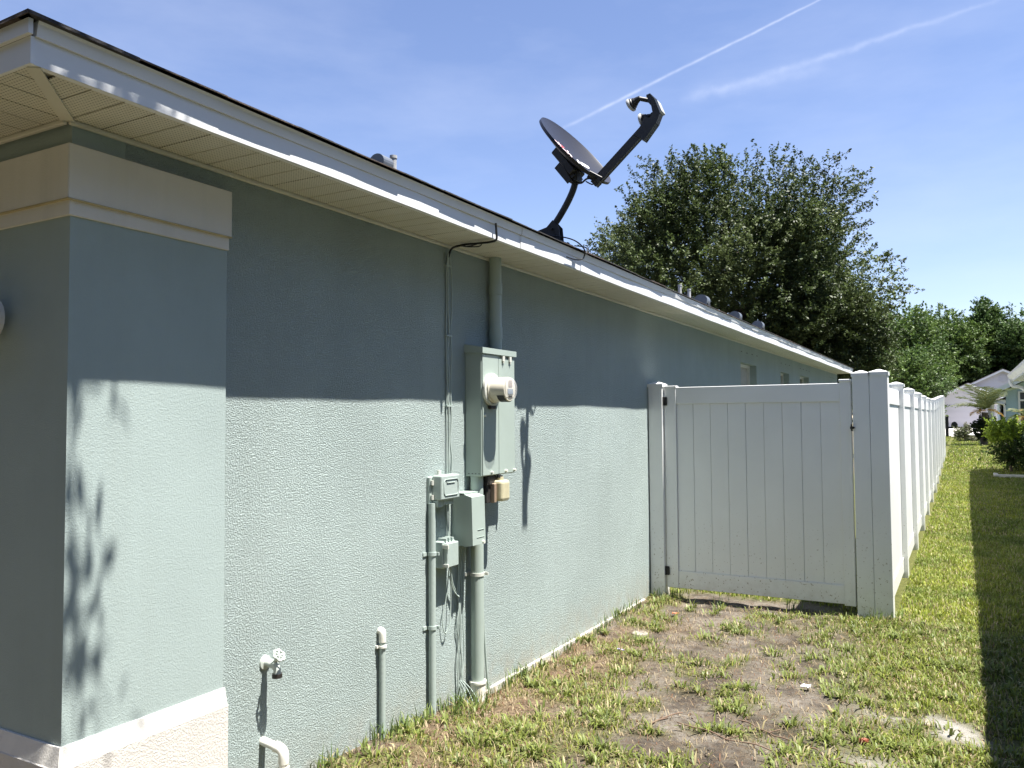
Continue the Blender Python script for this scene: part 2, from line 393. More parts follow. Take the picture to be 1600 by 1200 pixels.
# corner pilaster and its mouldings
b = MB(); b.prism([(0, -.3), (0, 2.40), (.012, 2.40), (.012, -.3)], 1.515, 2.12); b.prism([(-.61, -.3), (-.61, 2.40), (.012, 2.40), (.012, -.3)], 1.505, 1.515)
pil = b.build('pilaster', m_wall2, house, label='smooth blue-green corner pilaster between cream bands')
b = MB(); b.box(-.63, .030, 1.486, 2.129, 2.245, 2.42, .003).build('frieze', m_cream, pil)
MB().box(-.62, .020, 1.496, 2.124, 2.196, 2.245, .002).build('frieze_moulding', m_cream, pil)
MB().box(-.62, .032, 1.484, 2.1285, 2.2425, 2.2465).build('caulk_line', simple('caulk', (.50, .42, .24), .6, .1, 20), pil)
b = MB(); b.hull([(-.62, 1.486, .505), (.028, 1.486, .505), (.028, 2.126, .505), (-.62, 2.126, .505), (-.615, 1.498, .565), (.016, 1.498, .565), (.016, 2.124, .565), (-.615, 2.124, .565)])
b.build('base_moulding', m_cream, pil)
MB().box(-.62, .031, 1.483, 2.13, -.3, .505, .003).build('plinth', m_base, pil)
b = MB(); b.box(.0, .022, 3.9, 6.62, -.25, .012, .004); b.box(0, .02, 2.15, 3.9, -.25, -.02); b.box(0, .02, 6.95, 19, -.25, .0); b.build('foundation_strip', m_conc, house)
# windows
for i, (a, c, z0, z1) in enumerate(wins):
    w = MB(); t = .035
    w.box(-.14, -.09, a, a+t, z0, z1).box(-.14, -.09, c-t, c, z0, z1).box(-.14, -.09, a+t, c-t, z1-t, z1).box(-.14, -.09, a+t, c-t, z0, z0+t).box(-.135, -.1, a+t, c-t, (z0+z1)/2-.015, (z0+z1)/2+.015)
    w0 = w.build('window', m_white, house)
    MB().box(-.125, -.118, a+t, c-t, z0+t, z1-t).build('pane', m_glass if i != 0 else m_blind, w0)
    MB().box(-.088, .03, a-.04, c+.04, z0-.05, z0, .006).build('sill', m_cream, w0)
    n = 4 if i != 1 else 3
    for k in range(n):
        yy = a+.06+(c-a-.02)*k/(n-1); MB().box(-.004, .0025, yy-.03, yy+.03, 2.381, 2.391).build('weep_vent', m_dark, w0)
# soffit
proto = None
k = 0
yy = 1.503+.105
MBb = MB().box(.0, .304, 0, .099, 2.5, 2.503).box(0, .304, .099, .105, 2.5035, 2.507)
base = MBb.build('soffit_board', m_soffit, house); base.location = (0, yy-1.5-.105+.105, 0)
base.data.transform(Matrix.Translation((0, 1.5, 0)))
nb = int((19.1-yy)/.105)
for k in range(1, nb):
    o = base.copy(); o.location = (0, yy-1.5+k*.105, 0); col.objects.link(o); o.parent = house
# short mitred boards at the corner and the front eave
for k in range(3):
    ya = 1.503-.105*k; yb = ya+.099; xa = max(0.0, 1.5-ya); xb = max(0.0, 1.5-yb)
    MB().hull([(xa, ya, 2.5), (.304, ya, 2.5), (.304, yb, 2.5), (xb, yb, 2.5), (xa, ya, 2.503), (.304, ya, 2.503), (.304, yb, 2.503), (xb, yb, 2.503)]).build('soffit_board', m_soffit, house)
fb = MB().box(0, .099, 1.2145, 1.5, 2.5, 2.503).box(.099, .105, 1.2145, 1.5, 2.5035, 2.507).build('soffit_board', m_soffit, house)
fb.location = (-.105, 0, 0)
for k in range(2, 26):
    o = fb.copy(); o.location = (-.105*k, 0, 0); col.objects.link(o); o.parent = house
for k in range(3):
    x0 = .105*k; x1 = min(x0+.099, .285)
    MB().hull([(x0, 1.2145, 2.5), (x1, 1.2145, 2.5), (x1, 1.5-x1, 2.5), (x0, 1.5-x0, 2.5), (x0, 1.2145, 2.503), (x1, 1.2145, 2.503), (x1, 1.5-x1, 2.503), (x0, 1.5-x0, 2.503)]).build('soffit_board', m_soffit, house)
b = MB(); b.hull([(-.02, 1.49, 2.494), (.012, 1.515, 2.494), (.306, 1.232, 2.494), (.280, 1.212, 2.494), (-.02, 1.49, 2.499), (.012, 1.515, 2.499), (.306, 1.232, 2.499), (.280, 1.212, 2.499)])
b.build('mitre_strip', m_soffit_plain, house)
MB().box(0, .303, 1.216, 19.25, 2.509, 2.516).build('eave_backing', m_soffit_plain, house)
MB().box(-12, 0, 1.216, 1.5, 2.509, 2.516).build('eave_backing', m_soffit_plain, house)
MB().box(.0, .016, 1.5, 19.1, 2.484, 2.4995, .003).build('soffit_trim', m_soffit_plain, house)
MB().box(-12, -.0, 1.484, 1.5, 2.484, 2.4995, .003).build('soffit_trim', m_soffit_plain, house)
# fascia: lower boards and the drip flashing over them
ends = [1.2145, 3.90, 7.55, 11.2, 14.85, 19.3]
for i in range(5):
    a, c = ends[i], ends[i+1]; dx = (.0, .003, -.001, .002, .0)[i]
    b = MB(); n = 14
    def sec(yv): 
        w = .0022*math.sin(yv*3.1)+.0012*math.sin(yv*8.7+1); return w
    pr = [b.bm.verts.new((.31+dx+sec(a+(c-a)*t/n)*u, a+(c-a)*t/n-.001*(t == n)*-1, z)) for t in range(n+1) for (z, u) in ((2.497, 1), (2.535, 1), (2.571, 1))]
    for t in range(n):
        for q in range(2): b.bm.faces.new((pr[t*3+q], pr[t*3+3+q], pr[t*3+4+q], pr[t*3+1+q]))
    b.box(.285, .3055, a, c, 2.4975, 2.571)
    b.build('fascia_board', m_fascia, house)
    oh = .006
    b = MB().prism([(.300, 2.5715), (.300, 2.612), (.327, 2.612), (.3225+dx, 2.604), (.3165+dx, 2.5715)], a+.001, c-.001)
    b.build('drip_flashing', m_fascia, house)
MB().box(-12, .31, 1.204, 1.214, 2.497, 2.571).build('fascia_board', m_fascia, house)
MB().box(-12, .3215, 1.191, 1.2035, 2.5715, 2.612).build('drip_flashing', m_fascia, house)
# roof (hip) : decking, shingle courses, first course one by one
RS = .40
def hip(b, e, z, depth=6.2):
    x1 = .335+e; y0 = 1.185-e; x0 = -12.35; y1 = 19.45
    rx = (x0+x1)/2; hh = z+RS*(x1-x0)/2; dy = (x1-x0)/2
    P = [(x0, y0, z), (x1, y0, z), (x1, y1, z), (x0, y1, z), (rx, y0+dy, hh), (rx, y1-dy, hh)]
    vs = [b.bm.verts.new(p) for p in P]
    for f in ((0, 1, 4), (1, 2, 5, 4), (2, 3, 5), (3, 0, 4, 5)): b.bm.faces.new([vs[i] for i in f])
    b.bm.faces.new([vs[i] for i in (3, 2, 1, 0)])
b = MB(); hip(b, -.008, 2.6135); roof = b.build('roof', m_shingle, house)
b = MB()
for i in range(1, 30):
    x = .35-.143*i; z = 2.622+RS*.143*i; ya = 1.28+.143*i; yb = 19.45-.143*i
    b.hull([(x-.16, ya, z+.064-.005), (x, ya, z-.005), (x, yb, z-.005), (x-.16, yb, z+.064-.005), (x-.16, ya, z+.064+.006), (x, ya, z+.009), (x, yb, z+.009), (x-.16, yb, z+.064+.006)])
b.build('shingle_course', m_shingle, roof, kind='stuff')
protos = []
for q in range(5):
    b = MB(); j = random.uniform(-.004, .004); t = random.uniform(.004, .009)
    L = .3215
    b.hull([(-.16, 0, .058), (.006+j, 0, -.004), (.006-j, L, -.004), (-.16, L, .058), (-.16, 0, .058+t), (.006+j, 0, t-.004), (.006-j, L, t-.004), (-.16, L, .058+t)])
    if q % 2: b.hull([(-.13, .02, .046+t), (-.001+j, .02, t-.004), (-.001, .2, t-.004), (-.13, .2, .046+t), (-.13, .02, .046+2*t), (-.001+j, .02, 2*t-.004), (-.001, .2, 2*t-.004), (-.13, .2, .046+2*t)])
    me_o = b
    me = bpy.data.meshes.new('shingle'); b.bm.to_mesh(me); b.bm.free(); me.materials.append(m_shingle if q % 3 else m_shingle_b); protos.append(me)
y = 1.185+.32; i = 0
while y < 19.3:
    o = bpy.data.objects.new('shingle', protos[random.randrange(5)]); col.objects.link(o); o.parent = roof
    reach = .3255+.013*(1-ss(4.6, 7.5, y)) + random.uniform(-.003, .003)
    o.location = (float(reach), y-1.5, 2.619+random.uniform(-.001, .0035)); y += .32; i += 1
x = .01; first = True
while x > -1.6:
    o = bpy.data.objects.new('shingle', protos[random.randrange(5)]); col.objects.link(o); o.parent = roof
    o.rotation_euler = (0, 0, R(-90)); o.location = (x-.32, 1.180-1.5-.002, 2.619+random.uniform(-.001, .002)); x -= .32

MB().hull([(.29, 1.18, 2.6125), (.344, 1.18, 2.6125), (.341, 1.505, 2.6125), (.24, 1.505, 2.6125), (.315, 1.22, 2.626), (.343, 1.18, 2.623), (.340, 1.505, 2.623), (.24, 1.505, 2.655)]).build('shingle', m_shingle, roof)
MB().hull([(.01, 1.18, 2.6125), (.344, 1.176, 2.6125), (.30, 1.23, 2.6125), (.01, 1.26, 2.6125), (.01, 1.18, 2.623), (.343, 1.177, 2.6235), (.30, 1.23, 2.628), (.01, 1.26, 2.645)]).build('shingle', m_shingle_b, roof)
# ------------------------------------------------------------------ roof fittings
def roofz(x): return 2.625+RS*(.345-x)
def hood(x, y, label, s=1.0, up=0):
    t = thing('roof_vent', (x, y, roofz(x)), label, 'roof vent', 'metal hood vents on the roof')
    z = roofz(x)
    MB().hull([(x-.16*s, y-.14*s, z+.064*s-.01), (x+.16*s, y-.14*s, z-.064*s-.01), (x+.16*s, y+.14*s, z-.064*s-.01), (x-.16*s, y+.14*s, z+.064*s-.01),
               (x-.16*s, y-.14*s, z+.064*s+.004), (x+.16*s, y-.14*s, z-.064*s+.004), (x+.16*s, y+.14*s, z-.064*s+.004), (x-.16*s, y+.14*s, z+.064*s+.004)]).build('flange', m_galv, t)
    zb = z; z = z+up
    out = [(x-.10*s, zb-.03)] + [(x-.0*s+.10*s*math.cos(a), z+.11*s+.085*s*math.sin(a)) for a in np.linspace(math.pi, -.15, 11)] + [(x+.085*s, z+.03*s), (x+.03*s, z+.0), (x+.03*s, zb-.04)]
    MB().prism(out, y-.085*s, y+.085*s).build('hood', m_galv, t)
    MB().box(x+.06*s, x+.103*s, y-.07*s, y+.07*s, z-.01, z+.06*s).build('screen', m_dark, t)
    return t
def pipe(x, y, label, h=.2, rad=.03):
    z = roofz(x); t = thing('vent_pipe', (x, y, z), label, 'vent pipe', 'plumbing vent pipes on the roof')
    MB().lathe([(.09, -.02), (.085, .012), (.045, .05), (rad+.006, .09)], 14, Matrix.Translation((x, y, z))).build('boot', m_lead, t)
    MB().lathe([(rad, -.02), (rad, h), (rad+.004, h), (rad+.004, h+.02), (rad-.008, h+.02), (rad-.008, h-.05)], 14, Matrix.Translation((x, y, z))).build('sleeve', m_lead, t)
hood(-.90, 4.20, 'grey metal hood vent on the near roof edge left of the satellite dish', .62, .063)
pipe(-.90, 4.33, 'short lead vent pipe beside the hood vent nearest the camera', .20, .022)
pipe(-.90, 10.67, 'farther-left of two thin vent pipes in front of the oak', .225, .024)
pipe(-.90, 11.1, 'right of two thin vent pipes in front of the oak', .225, .024)
hood(-.90, 11.75, 'metal hood vent just right of the two thin vent pipes', 1.0, .05)
hood(-.90, 13.75, 'middle one of the three hood vents far along the roof', .95, .04)
hood(-.90, 15.5, 'last hood vent along the roof toward the trees', 1.0, .05)

# ------------------------------------------------------------------ satellite dish
dish = thing('satellite_dish', (.135, 4.66, 2.75), 'dark grey satellite dish on a bent mast at the roof edge', 'satellite dish')
n_ = Vector((.774, -.075, .629)).normalized(); h_ = Vector((0, 0, 1)).cross(n_).normalized(); q_ = n_.cross(h_)
DM = Matrix((h_, q_, n_)).transposed().to_4x4(); DM.translation = (.31, 4.66, 3.272)
SC = DM @ Matrix.Diagonal((.295, .295, 1, 1))
pf = [(r, -.055*(1-r*r)) for r in np.linspace(0.0001, 1, 12)]
pf += [(1.012, .002), (1.014, -.016), (.99, -.020)] + [(r, -.055*(1-r*r)-.014) for r in np.linspace(.97, .0001, 9)]
b = MB(); b.lathe(pf, 48, SC); refl = b.build('reflector', m_dish, dish)
def text(body, size, loc, mat, name, shear=0.0, bold=.0, turn=R(-34)):
    c = bpy.data.curves.new(name, 'FONT'); c.body = body; c.size = size; c.extrude = .0006; c.shear = shear; c.offset = bold; c.space_character = .95
    o = bpy.data.objects.new(name, c); col.objects.link(o)
    dg = bpy.context.evaluated_depsgraph_get(); me = bpy.data.meshes.new_from_object(o.evaluated_get(dg)); bpy.data.objects.remove(o)
    for v in me.vertices:
        ux, uy = v.co.x+loc[0], v.co.y+loc[1]; zz = v.co.z
        xx, yy_ = ux*math.cos(turn)-uy*math.sin(turn), ux*math.sin(turn)+uy*math.cos(turn)
        r2 = (xx/.295)**2+(yy_/.295)**2
        v.co = DM @ Vector((xx, yy_, -.055*(1-min(r2, 1))+zz+.0025))
        v.co -= wloc(dish)
    me.materials.clear(); me.materials.append(mat)
    o = bpy.data.objects.new(name, me); col.objects.link(o); o.parent = refl; return o
text('dish', .115, (-.165, -.02), m_logo_p, 'logo_lettering', .2, .002)
text('HD', .066, (.055, -.02), m_logo_w, 'logo_lettering', 0, .0035)
b = MB()
for k, rr_ in enumerate((.016, .030, .044)):
    pts = [DM @ Vector((-.055+rr_*math.cos(a), .055+rr_*math.sin(a), -.048)) for a in np.linspace(R(20), R(100), 7)]
    b.tube(pts, .0028, 4)
b.build('logo_wave', m_logo_r, refl)
# bracket behind the dish, mast, foot
b = MB(); b.box(-.07, .07, -.13, .09, -.12, -.070, .006, 1, DM); b.box(-.055, -.045, -.15, .0, -.17, -.10, 0, 1, DM); b.box(.045, .055, -.15, .0, -.17, -.10, 0, 1, DM)
b.box(.265, .330, 4.615, 4.705, 3.06, 3.155, .006)
for k in (-1, 1): b.tube([DM @ Vector((.03*k, -.05, -.10)), DM @ Vector((.03*k, -.10, -.16)), (.302, 4.66, 3.08)], .008, 6)
b.build('rear_bracket', m_arm, dish)
def bend(pts, n=6):
    pts = [Vector(tuple(p)) for p in pts]; o = []
    for i in range(len(pts)-1):
        p0 = pts[max(i-1, 0)]; p1 = pts[i]; p2 = pts[i+1]; p3 = pts[min(i+2, len(pts)-1)]
        for t in np.linspace(0, 1, n, endpoint=False).tolist():
            o.append(.5*((2*p1)+(-p0+p2)*t+(2*p0-5*p1+4*p2-p3)*t*t+(-p0+3*p1-3*p2+p3)*t**3))
    o.append(pts[-1]); return o
MB().tube(bend([(.11, 4.66, 2.765), (.182, 4.66, 2.85), (.249, 4.66, 2.948), (.292, 4.66, 3.035), (.302, 4.66, 3.10), (.302, 4.66, 3.16)]), .0215, 14).build('mast', m_arm, dish)
b = MB(); T = Matrix.Translation((.135, 4.66, roofz(.135)+.006)) @ Matrix.Rotation(math.atan(RS), 4, 'Y')
b.box(-.17, .11, -.10, .10, 0, .006, .002, 1, T)
for s in (-1, 1):
    pts = [(-.13, 0.006), (.07, .006), (.03, .085), (-.03, .115), (-.055, .06)]
    for (a, c) in ((-.03, -.026), (.026, .03)): 
        if s == 1 and a > 0 or s == -1 and a < 0:
            A = [b.bm.verts.new(T @ Vector((p[0], a, p[1]))) for p in pts]; B = [b.bm.verts.new(T @ Vector((p[0], c, p[1]))) for p in pts]
            b.bm.faces.new(A[::-1]); b.bm.faces.new(B)
            for i in range(5): b.bm.faces.new((A[i], A[(i+1) % 5], B[(i+1) % 5], B[i]))
b.tube([T @ Vector((-.01, -.05, .06)), T @ Vector((-.01, .05, .06))], .008, 8); b.tube([T @ Vector((.02, -.045, .03)), T @ Vector((.02, .045, .03))], .007, 8)
for bx, by in ((-.13, -.07), (-.13, .07), (.08, -.07), (.08, .07)): b.lathe([(.011, .006), (.011, .014)], 6, T @ Matrix.Translation((bx, by, 0)))
b.build('roof_foot', m_arm, dish)
# boom, bracket, horns
def beam(b, p0, p1, w, h, up=Vector((0, 1, 0)), bev=.003):
    p0 = Vector(p0); p1 = Vector(p1); d = (p1-p0); L = d.length; d.normalize(); s = d.cross(up).normalized(); u = s.cross(d)
    m = Matrix((s, u, d)).transposed().to_4x4(); m.translation = p0; b.box(-w/2, w/2, -h/2, h/2, 0, L, bev, 1, m)
b = MB(); beam(b, (.455, 4.61, 3.015), (.775, 4.60, 3.285), .046, .036); beam(b, (.43, 4.60, 3.075), (.50, 4.61, 3.03), .04, .05); b.build('boom', m_arm, dish)
b = MB()
o1 = [(.735, 3.268), (.795, 3.222), (.875, 3.315), (.900, 3.372), (.870, 3.455), (.838, 3.502), (.815, 3.497), (.818, 3.46), (.845, 3.425), (.852, 3.385), (.833, 3.352), (.80, 3.37), (.775, 3.315)]
A = [b.bm.verts.new((x, 4.572, z)) for x, z in o1]; B = [b.bm.verts.new((x, 4.628, z)) for x, z in o1]
b.bm.faces.new(A[::-1]); b.bm.faces.new(B)
for i in range(len(o1)): b.bm.faces.new((A[i], A[(i+1) % len(o1)], B[(i+1) % len(o1)], B[i]))
horn = b.build('horn_bracket', m_arm, dish)
b = MB(); o2 = [(.838, 3.503), (.848, 3.492), (.884, 3.452), (.912, 3.380), (.901, 3.371), (.871, 3.453)]
A = [b.bm.verts.new((x, 4.565, z)) for x, z in o2]; B = [b.bm.verts.new((x, 4.635, z)) for x, z in o2]
b.bm.faces.new(A[::-1]); b.bm.faces.new(B)
for i in range(6): b.bm.faces.new((A[i], A[(i+1) % 6], B[(i+1) % 6], B[i]))
b.build('horn_cover', m_horn, dish)
for (px_, pz_, py_) in ((.722, 3.452, 4.565), (.765, 3.372, 4.635)):
    c0 = Vector((px_, py_, pz_)); axis = (Vector((.31, 4.66, 3.272))-c0).normalized(); back = Vector((.845, 4.60, pz_+.01))
    qz = axis.to_track_quat('Z', 'Y').to_matrix().to_4x4(); qz.translation = c0
    MB().lathe([(.012, -.07), (.02, -.045), (.022, -.035), (.027, -.030), (.027, -.022), (.033, -.018), (.033, -.010), (.038, -.006), (.038, -.004)], 20, qz).tube([c0-axis*.06, (c0-axis*.06)*.5+back*.5, back], .014, 8).build('feed_horn', m_dark, dish)
    MB().lathe([(.039, -.006), (.043, .0), (.041, .010), (.028, .016), (.0001, .017)], 20, qz).build('feed_cap', m_horn, dish)
MB().tube(bend([(.312, 4.65, 3.06), (.36, 4.62, 3.04), (.41, 4.60, 3.055), (.46, 4.61, 3.05)]), .006, 6).tube(bend([(.27, 4.62, 3.18), (.25, 4.60, 3.17), (.27, 4.60, 3.12), (.31, 4.61, 3.05)]), .005, 6).tube(bend([(.40, 4.6, 3.04), (.435, 4.62, 3.02), (.46, 4.61, 3.03)]), .004, 6).build('coaxial_lead', m_black, dish)

# ------------------------------------------------------------------ cables on the eave and the wall
c1 = MB().tube(bend([(.17, 4.52, 2.745), (.30, 4.50, 2.71), (.35, 4.56, 2.69), (.372, 4.63, 2.65), (.352, 4.66, 2.605), (.335, 4.60, 2.583), (.334, 4.45, 2.576)]), .0045, 6)
c1.tube(bend([(.25, 4.75, 2.71), (.33, 4.72, 2.688), (.362, 4.70, 2.665), (.37, 4.66, 2.63)]), .004, 6)
for v in c1.bm.verts: v.co.z -= .034
tag(c1.build('dish_cable', m_black, None), 'black cable looping over the roof edge right under the satellite dish', 'cable')
c2 = MB().tube(bend([(.328, 3.60, 2.573), (.328, 3.605, 2.53), (.325, 3.61, 2.49), (.29, 3.615, 2.482), (.22, 3.622, 2.484), (.11, 3.625, 2.488), (.04, 3.622, 2.476), (.016, 3.622, 2.43)]), .006, 7)
c2.tube(bend([(.23, 3.615, 2.486), (.20, 3.59, 2.47), (.15, 3.59, 2.468), (.10, 3.62, 2.486)]), .0035, 6).tube(bend([(.23, 3.625, 2.486), (.19, 3.66, 2.478), (.13, 3.65, 2.48), (.09, 3.622, 2.486)]), .0035, 6)
tag(c2.build('soffit_cable', m_black, None), 'black cable crossing under the soffit toward the wall', 'cable')
c3 = MB()
def wig(x, y, z0, z1, amp, n=14, seed=0, r=.004):
    rs = random.Random(seed); pts = [(x+rs.uniform(0, .006), y+rs.uniform(-amp, amp), z0+(z1-z0)*i/n) for i in range(n+1)]; return bend(pts, 3)
c3.tube([(.016, 3.622, 2.43)]+wig(.008, 3.628, 2.40, .93, .006, 12, 1)[1:], .005, 6)
c3.tube([(.02, 3.63, 2.45)]+wig(.009, 3.650, 2.38, 1.2, .009, 10, 5)[1:], .0042, 6).tube([(.02, 3.615, 2.45)]+wig(.007, 3.612, 2.38, .92, .006, 9, 9)[1:], .004, 6)
for zz in (2.38, 2.0, 1.62): c3.box(.0, .016, 3.605, 3.66, zz, zz+.008)
tag(c3.build('wall_cables', m_grey2, None), 'bundle of thin painted cables running down the wall left of the meter box', 'cables')
c4 = MB()
for s in range(5): c4.tube([(.03, 3.70+.02*s, .9)]+wig(.012, 3.70+.013*s, .82, .06, .014, 8, 20+s)[1:], .0034, 5)
c4.tube(bend([(.03, 3.60, .77), (.02, 3.58, .6), (.015, 3.555, .5), (.02, 3.57, .43), (.03, 3.60, .47), (.025, 3.62, .6), (.03, 3.61, .77)]), .0032, 5)
c4.tube(bend([(.03, 3.61, .77), (.03, 3.63, .68), (.03, 3.67, .62), (.04, 3.675, .60), (.03, 3.64, .64), (.03, 3.60, .72)]), .004, 5)
for s in range(4): c4.tube(bend([(.012, 3.705+.012*s, .14), (.03+.01*s, 3.71+.02*s, .08), (.05+.02*s, 3.70+.03*s, -.01)]), .0035, 5)
tag(c4.build('hanging_cables', m_rust if False else m_grey2, None), 'tangle of thin cables hanging to the soil beside the thick conduit', 'cables')
c5 = MB().tube(bend([(.01, 3.955, .95), (.01, 3.962, .6), (.012, 3.985, .3), (.02, 4.01, .0)]), .007, 7)
tag(c5.build('ground_wire', m_grey2, None), 'thin painted wire curving down just right of the thick conduit', 'wire')

# ------------------------------------------------------------------ electrical gear
def conduit(name, x, y, r, z0, z1, label, mat, straps=(), collars=(), base=None, extra=None):
    t = thing(name, (x, y, z0), label, 'conduit')
    MB().tube([(x, y, z0), (x, y, z1)], r, 18).build('pipe', mat, t)
    for z in collars: MB().tube([(x, y, z), (x, y, z+.07)], r+.004, 18).build('coupling', mat, t)
    for z in straps:
        b = MB(); b.tube([(x, y, z), (x, y, z+.018)], r+.004, 18); b.box(.0, .006, y-r-.03, y+r+.03, z, z+.018); b.tube([(.0, y+r+.02, z+.009), (.022, y+r+.02, z+.009)], .007, 6); b.box(x-.004, x+r+.012, y-.004+r, y+.004+r, z, z+.016)
        b.build('strap', m_ring if r > .03 else mat, t)
    if base: MB().tube([(x, y, base[0]), (x, y, base[1])], r+.007, 18).tube([(x, y, base[1]), (x, y, base[1]+.012)], r+.012, 18).build('base_sleeve', m_pvc, t)
    return t
conduit('upper_conduit', .045, 4.075, .036, 1.95, 2.50, 'thick painted conduit rising from the meter box to the soffit', m_grey, (), (2.02, 2.28))
conduit('lower_conduit', .052, 3.845, .036, -.1, 1.235, 'thick painted conduit with white base from meter box to ground', m_grey, (.685,), (), (-.05, .10))
conduit('thin_conduit', .026, 3.447, .0185, -.05, 1.12, 'thin painted conduit running from the small junction box down to the grass', m_grey2, (.852, .478))
mb = thing('meter_box', (0, 4.0, 1.235), 'tall grey-green electric meter box on the stucco wall', 'meter box')
MB().box(.0, .108, 3.808, 4.178, 1.235, 1.935, .004).build('enclosure', m_grey, mb)
MB().hull([(0, 3.80, 1.925), (.122, 3.80, 1.918), (.122, 4.186, 1.918), (0, 4.186, 1.925), (0, 3.80, 1.972), (.122, 3.80, 1.950), (.122, 4.186, 1.950), (0, 4.186, 1.972)]).build('rain_hood', m_grey, mb)
MB().box(.109, .114, 3.812, 3.985, 1.24, 1.912, .0015).build('meter_cover', m_grey, mb)
MB().box(.109, .114, 3.989, 4.174, 1.24, 1.90, .0015).build('breaker_door', m_grey, mb)
for yy in (4.035, 4.115): MB().box(.114, .123, yy-.012, yy+.012, 1.885, 1.915).tube([(.12, yy, 1.888), (.12, yy, 1.872)], .004, 6).build('hinge', m_ring, mb)
for yy in (3.90, 4.06, 4.16): MB().tube([(.112, yy, 1.253), (.128, yy, 1.253)], .008, 8).build('screw', m_ring, mb)
MB().tube([(.112, 3.83, 1.57), (.126, 3.83, 1.57)], .007, 8).build('screw', m_ring, mb)
for k in range(4): MB().box(.02+.022*k, .028+.022*k, 3.8065, 3.809, 1.248, 1.252).build('knockout', m_dark, mb)
YM, ZM = 3.895, 1.716
XM = Matrix.Translation((.114, YM, ZM)) @ Matrix.Rotation(R(90), 4, 'Y')
met = MB().lathe([(.089, 0), (.092, .006), (.092, .018), (.084, .022), (.078, .022), (.078, .0)], 32, XM).build('meter_ring', m_ring, mb)
mtr = MB().lathe([(.075, .0), (.075, .03), (.069, .034), (.068, .118), (.064, .124)], 32, XM).build('meter_body', m_meter, mb)
MB().lathe([(.0705, .075), (.0705, .119), (.069, .119)], 20, XM, R(-60), R(60), False).build('meter_window', m_dark, mtr)
f = MB(); f.box(.2385, .2405, YM-.05, YM+.05, ZM-.045, ZM+.048); f.build('meter_face', m_meter, mtr)
MB().box(.2410, .243, YM-.018, YM+.022, ZM+.014, ZM+.05).build('meter_label', m_stick, mtr)
MB().box(.2410, .243, YM-.028, YM+.03, ZM-.026, ZM+.002).build('meter_display', m_lcd, mtr)
MB().box(.2410, .243, YM-.02, YM+.02, ZM-.045, ZM-.034).build('meter_label', m_dark, mtr)
MB().lathe([(.064, .1235), (.064, .134), (.058, .140), (.0001, .142)], 28, XM).build('glass_cover', m_clear, mtr)
MB().box(.114, .135, YM-.03, YM+.03, ZM-.108, ZM-.088, .004).build('ring_latch', m_rust, mb)
sp_ = thing('surge_arrester', (0, 4.0, 1.08), 'yellowed plastic jar hanging under the meter box on a dark bracket', 'surge arrester')
MB().box(.02, .10, 3.885, 3.985, 1.18, 1.232, .004).box(.03, .09, 3.89, 3.94, 1.08, 1.19, .003).build('bracket', m_rust, sp_)
MB().box(.075, .15, 3.955, 4.055, 1.085, 1.205, .018, 3).tube([(.112, 4.0, 1.20), (.112, 4.0, 1.222)], .02, 12).build('jar', m_yellow, sp_)
MB().tube([(.112, 3.985, 1.218), (.112, 3.985, 1.236)], .012, 10).tube([(.112, 4.015, 1.215), (.112, 4.015, 1.23)], .009, 8).build('terminal', m_dark, sp_)
MB().box(.07, .118, 3.93, 3.953, 1.08, 1.19, .004).build('clip', simple('tan_plastic', (.30, .22, .16), .5, .1, 20), sp_)
jb = thing('junction_box', (0, 3.55, 1.12), 'small grey junction box with a moulded lid, left of the conduit', 'junction box')
MB().box(.0, .022, 3.435, 3.64, 1.115, 1.255, .004).build('back_plate', m_grey2, jb)
MB().box(.022, .082, 3.452, 3.625, 1.135, 1.262, .007, 2).build('lid', m_grey2, jb)
b = MB(); P_ = [(.084, 3.485, 1.158), (.084, 3.595, 1.158), (.084, 3.606, 1.17), (.084, 3.606, 1.228), (.084, 3.595, 1.24), (.084, 3.485, 1.24), (.084, 3.474, 1.228), (.084, 3.474, 1.17), (.084, 3.485, 1.158)]
b.tube(P_, .0022, 4); b.tube([(.084, 3.50, 1.232), (.084, 3.50, 1.222), (.084, 3.575, 1.222)], .0022, 4); b.build('embossing', m_grey2, jb)
MB().box(.01, .06, 3.455, 3.50, 1.098, 1.134, .003).box(.01, .06, 3.50, 3.60, 1.105, 1.134, .002).build('knuckle', m_grey2, jb)
for zz in (1.15, 1.225): MB().tube([(.03, 3.444, zz-.012), (.03, 3.444, zz+.012)], .008, 8).build('hinge', m_ring, jb)
MB().tube([(.02, 3.52, 1.255), (.02, 3.52, 1.285)], .012, 8).build('connector', m_ring, jb)
tb = thing('utility_box', (0, 3.74, .88), 'deep grey-green box with flat lid in front of the thick conduit', 'utility box')
MB().hull([(0.08, 3.668, .868), (.135, 3.668, .878), (.135, 3.80, .878), (.08, 3.80, .868), (.08, 3.668, 1.148), (.128, 3.668, 1.134), (.128, 3.80, 1.134), (.08, 3.80, 1.148)]).build('cover', m_grey, tb)
MB().box(.0, .079, 3.672, 3.805, .872, 1.145).build('back_box', m_grey, tb)
MB().box(.0, .082, 3.664, 3.81, 1.149, 1.155).build('top_lip', m_grey, tb)
MB().tube([(.125, 3.775, .886), (.143, 3.775, .886)], .010, 10).build('lock_screw', m_ring, tb)
MB().box(.1325, .1355, 3.72, 3.785, .955, .957).box(.1335, .1362, 3.71, 3.785, .915, .917).build('embossing', m_grey, tb)
sb = thing('cable_box', (0, 3.57, .78), 'smallest grey box low on the wall with cables hanging from it', 'cable box')
MB().box(.0, .052, 3.508, 3.622, .775, .915, .005).build('back_box', m_grey2, sb)
MB().box(.053, .078, 3.512, 3.618, .782, .908, .004).build('lid', m_grey2, sb)
b = MB()
for yy in (3.525, 3.555, 3.585): b.box(.01, .06, yy, yy+.012, .915, .930)
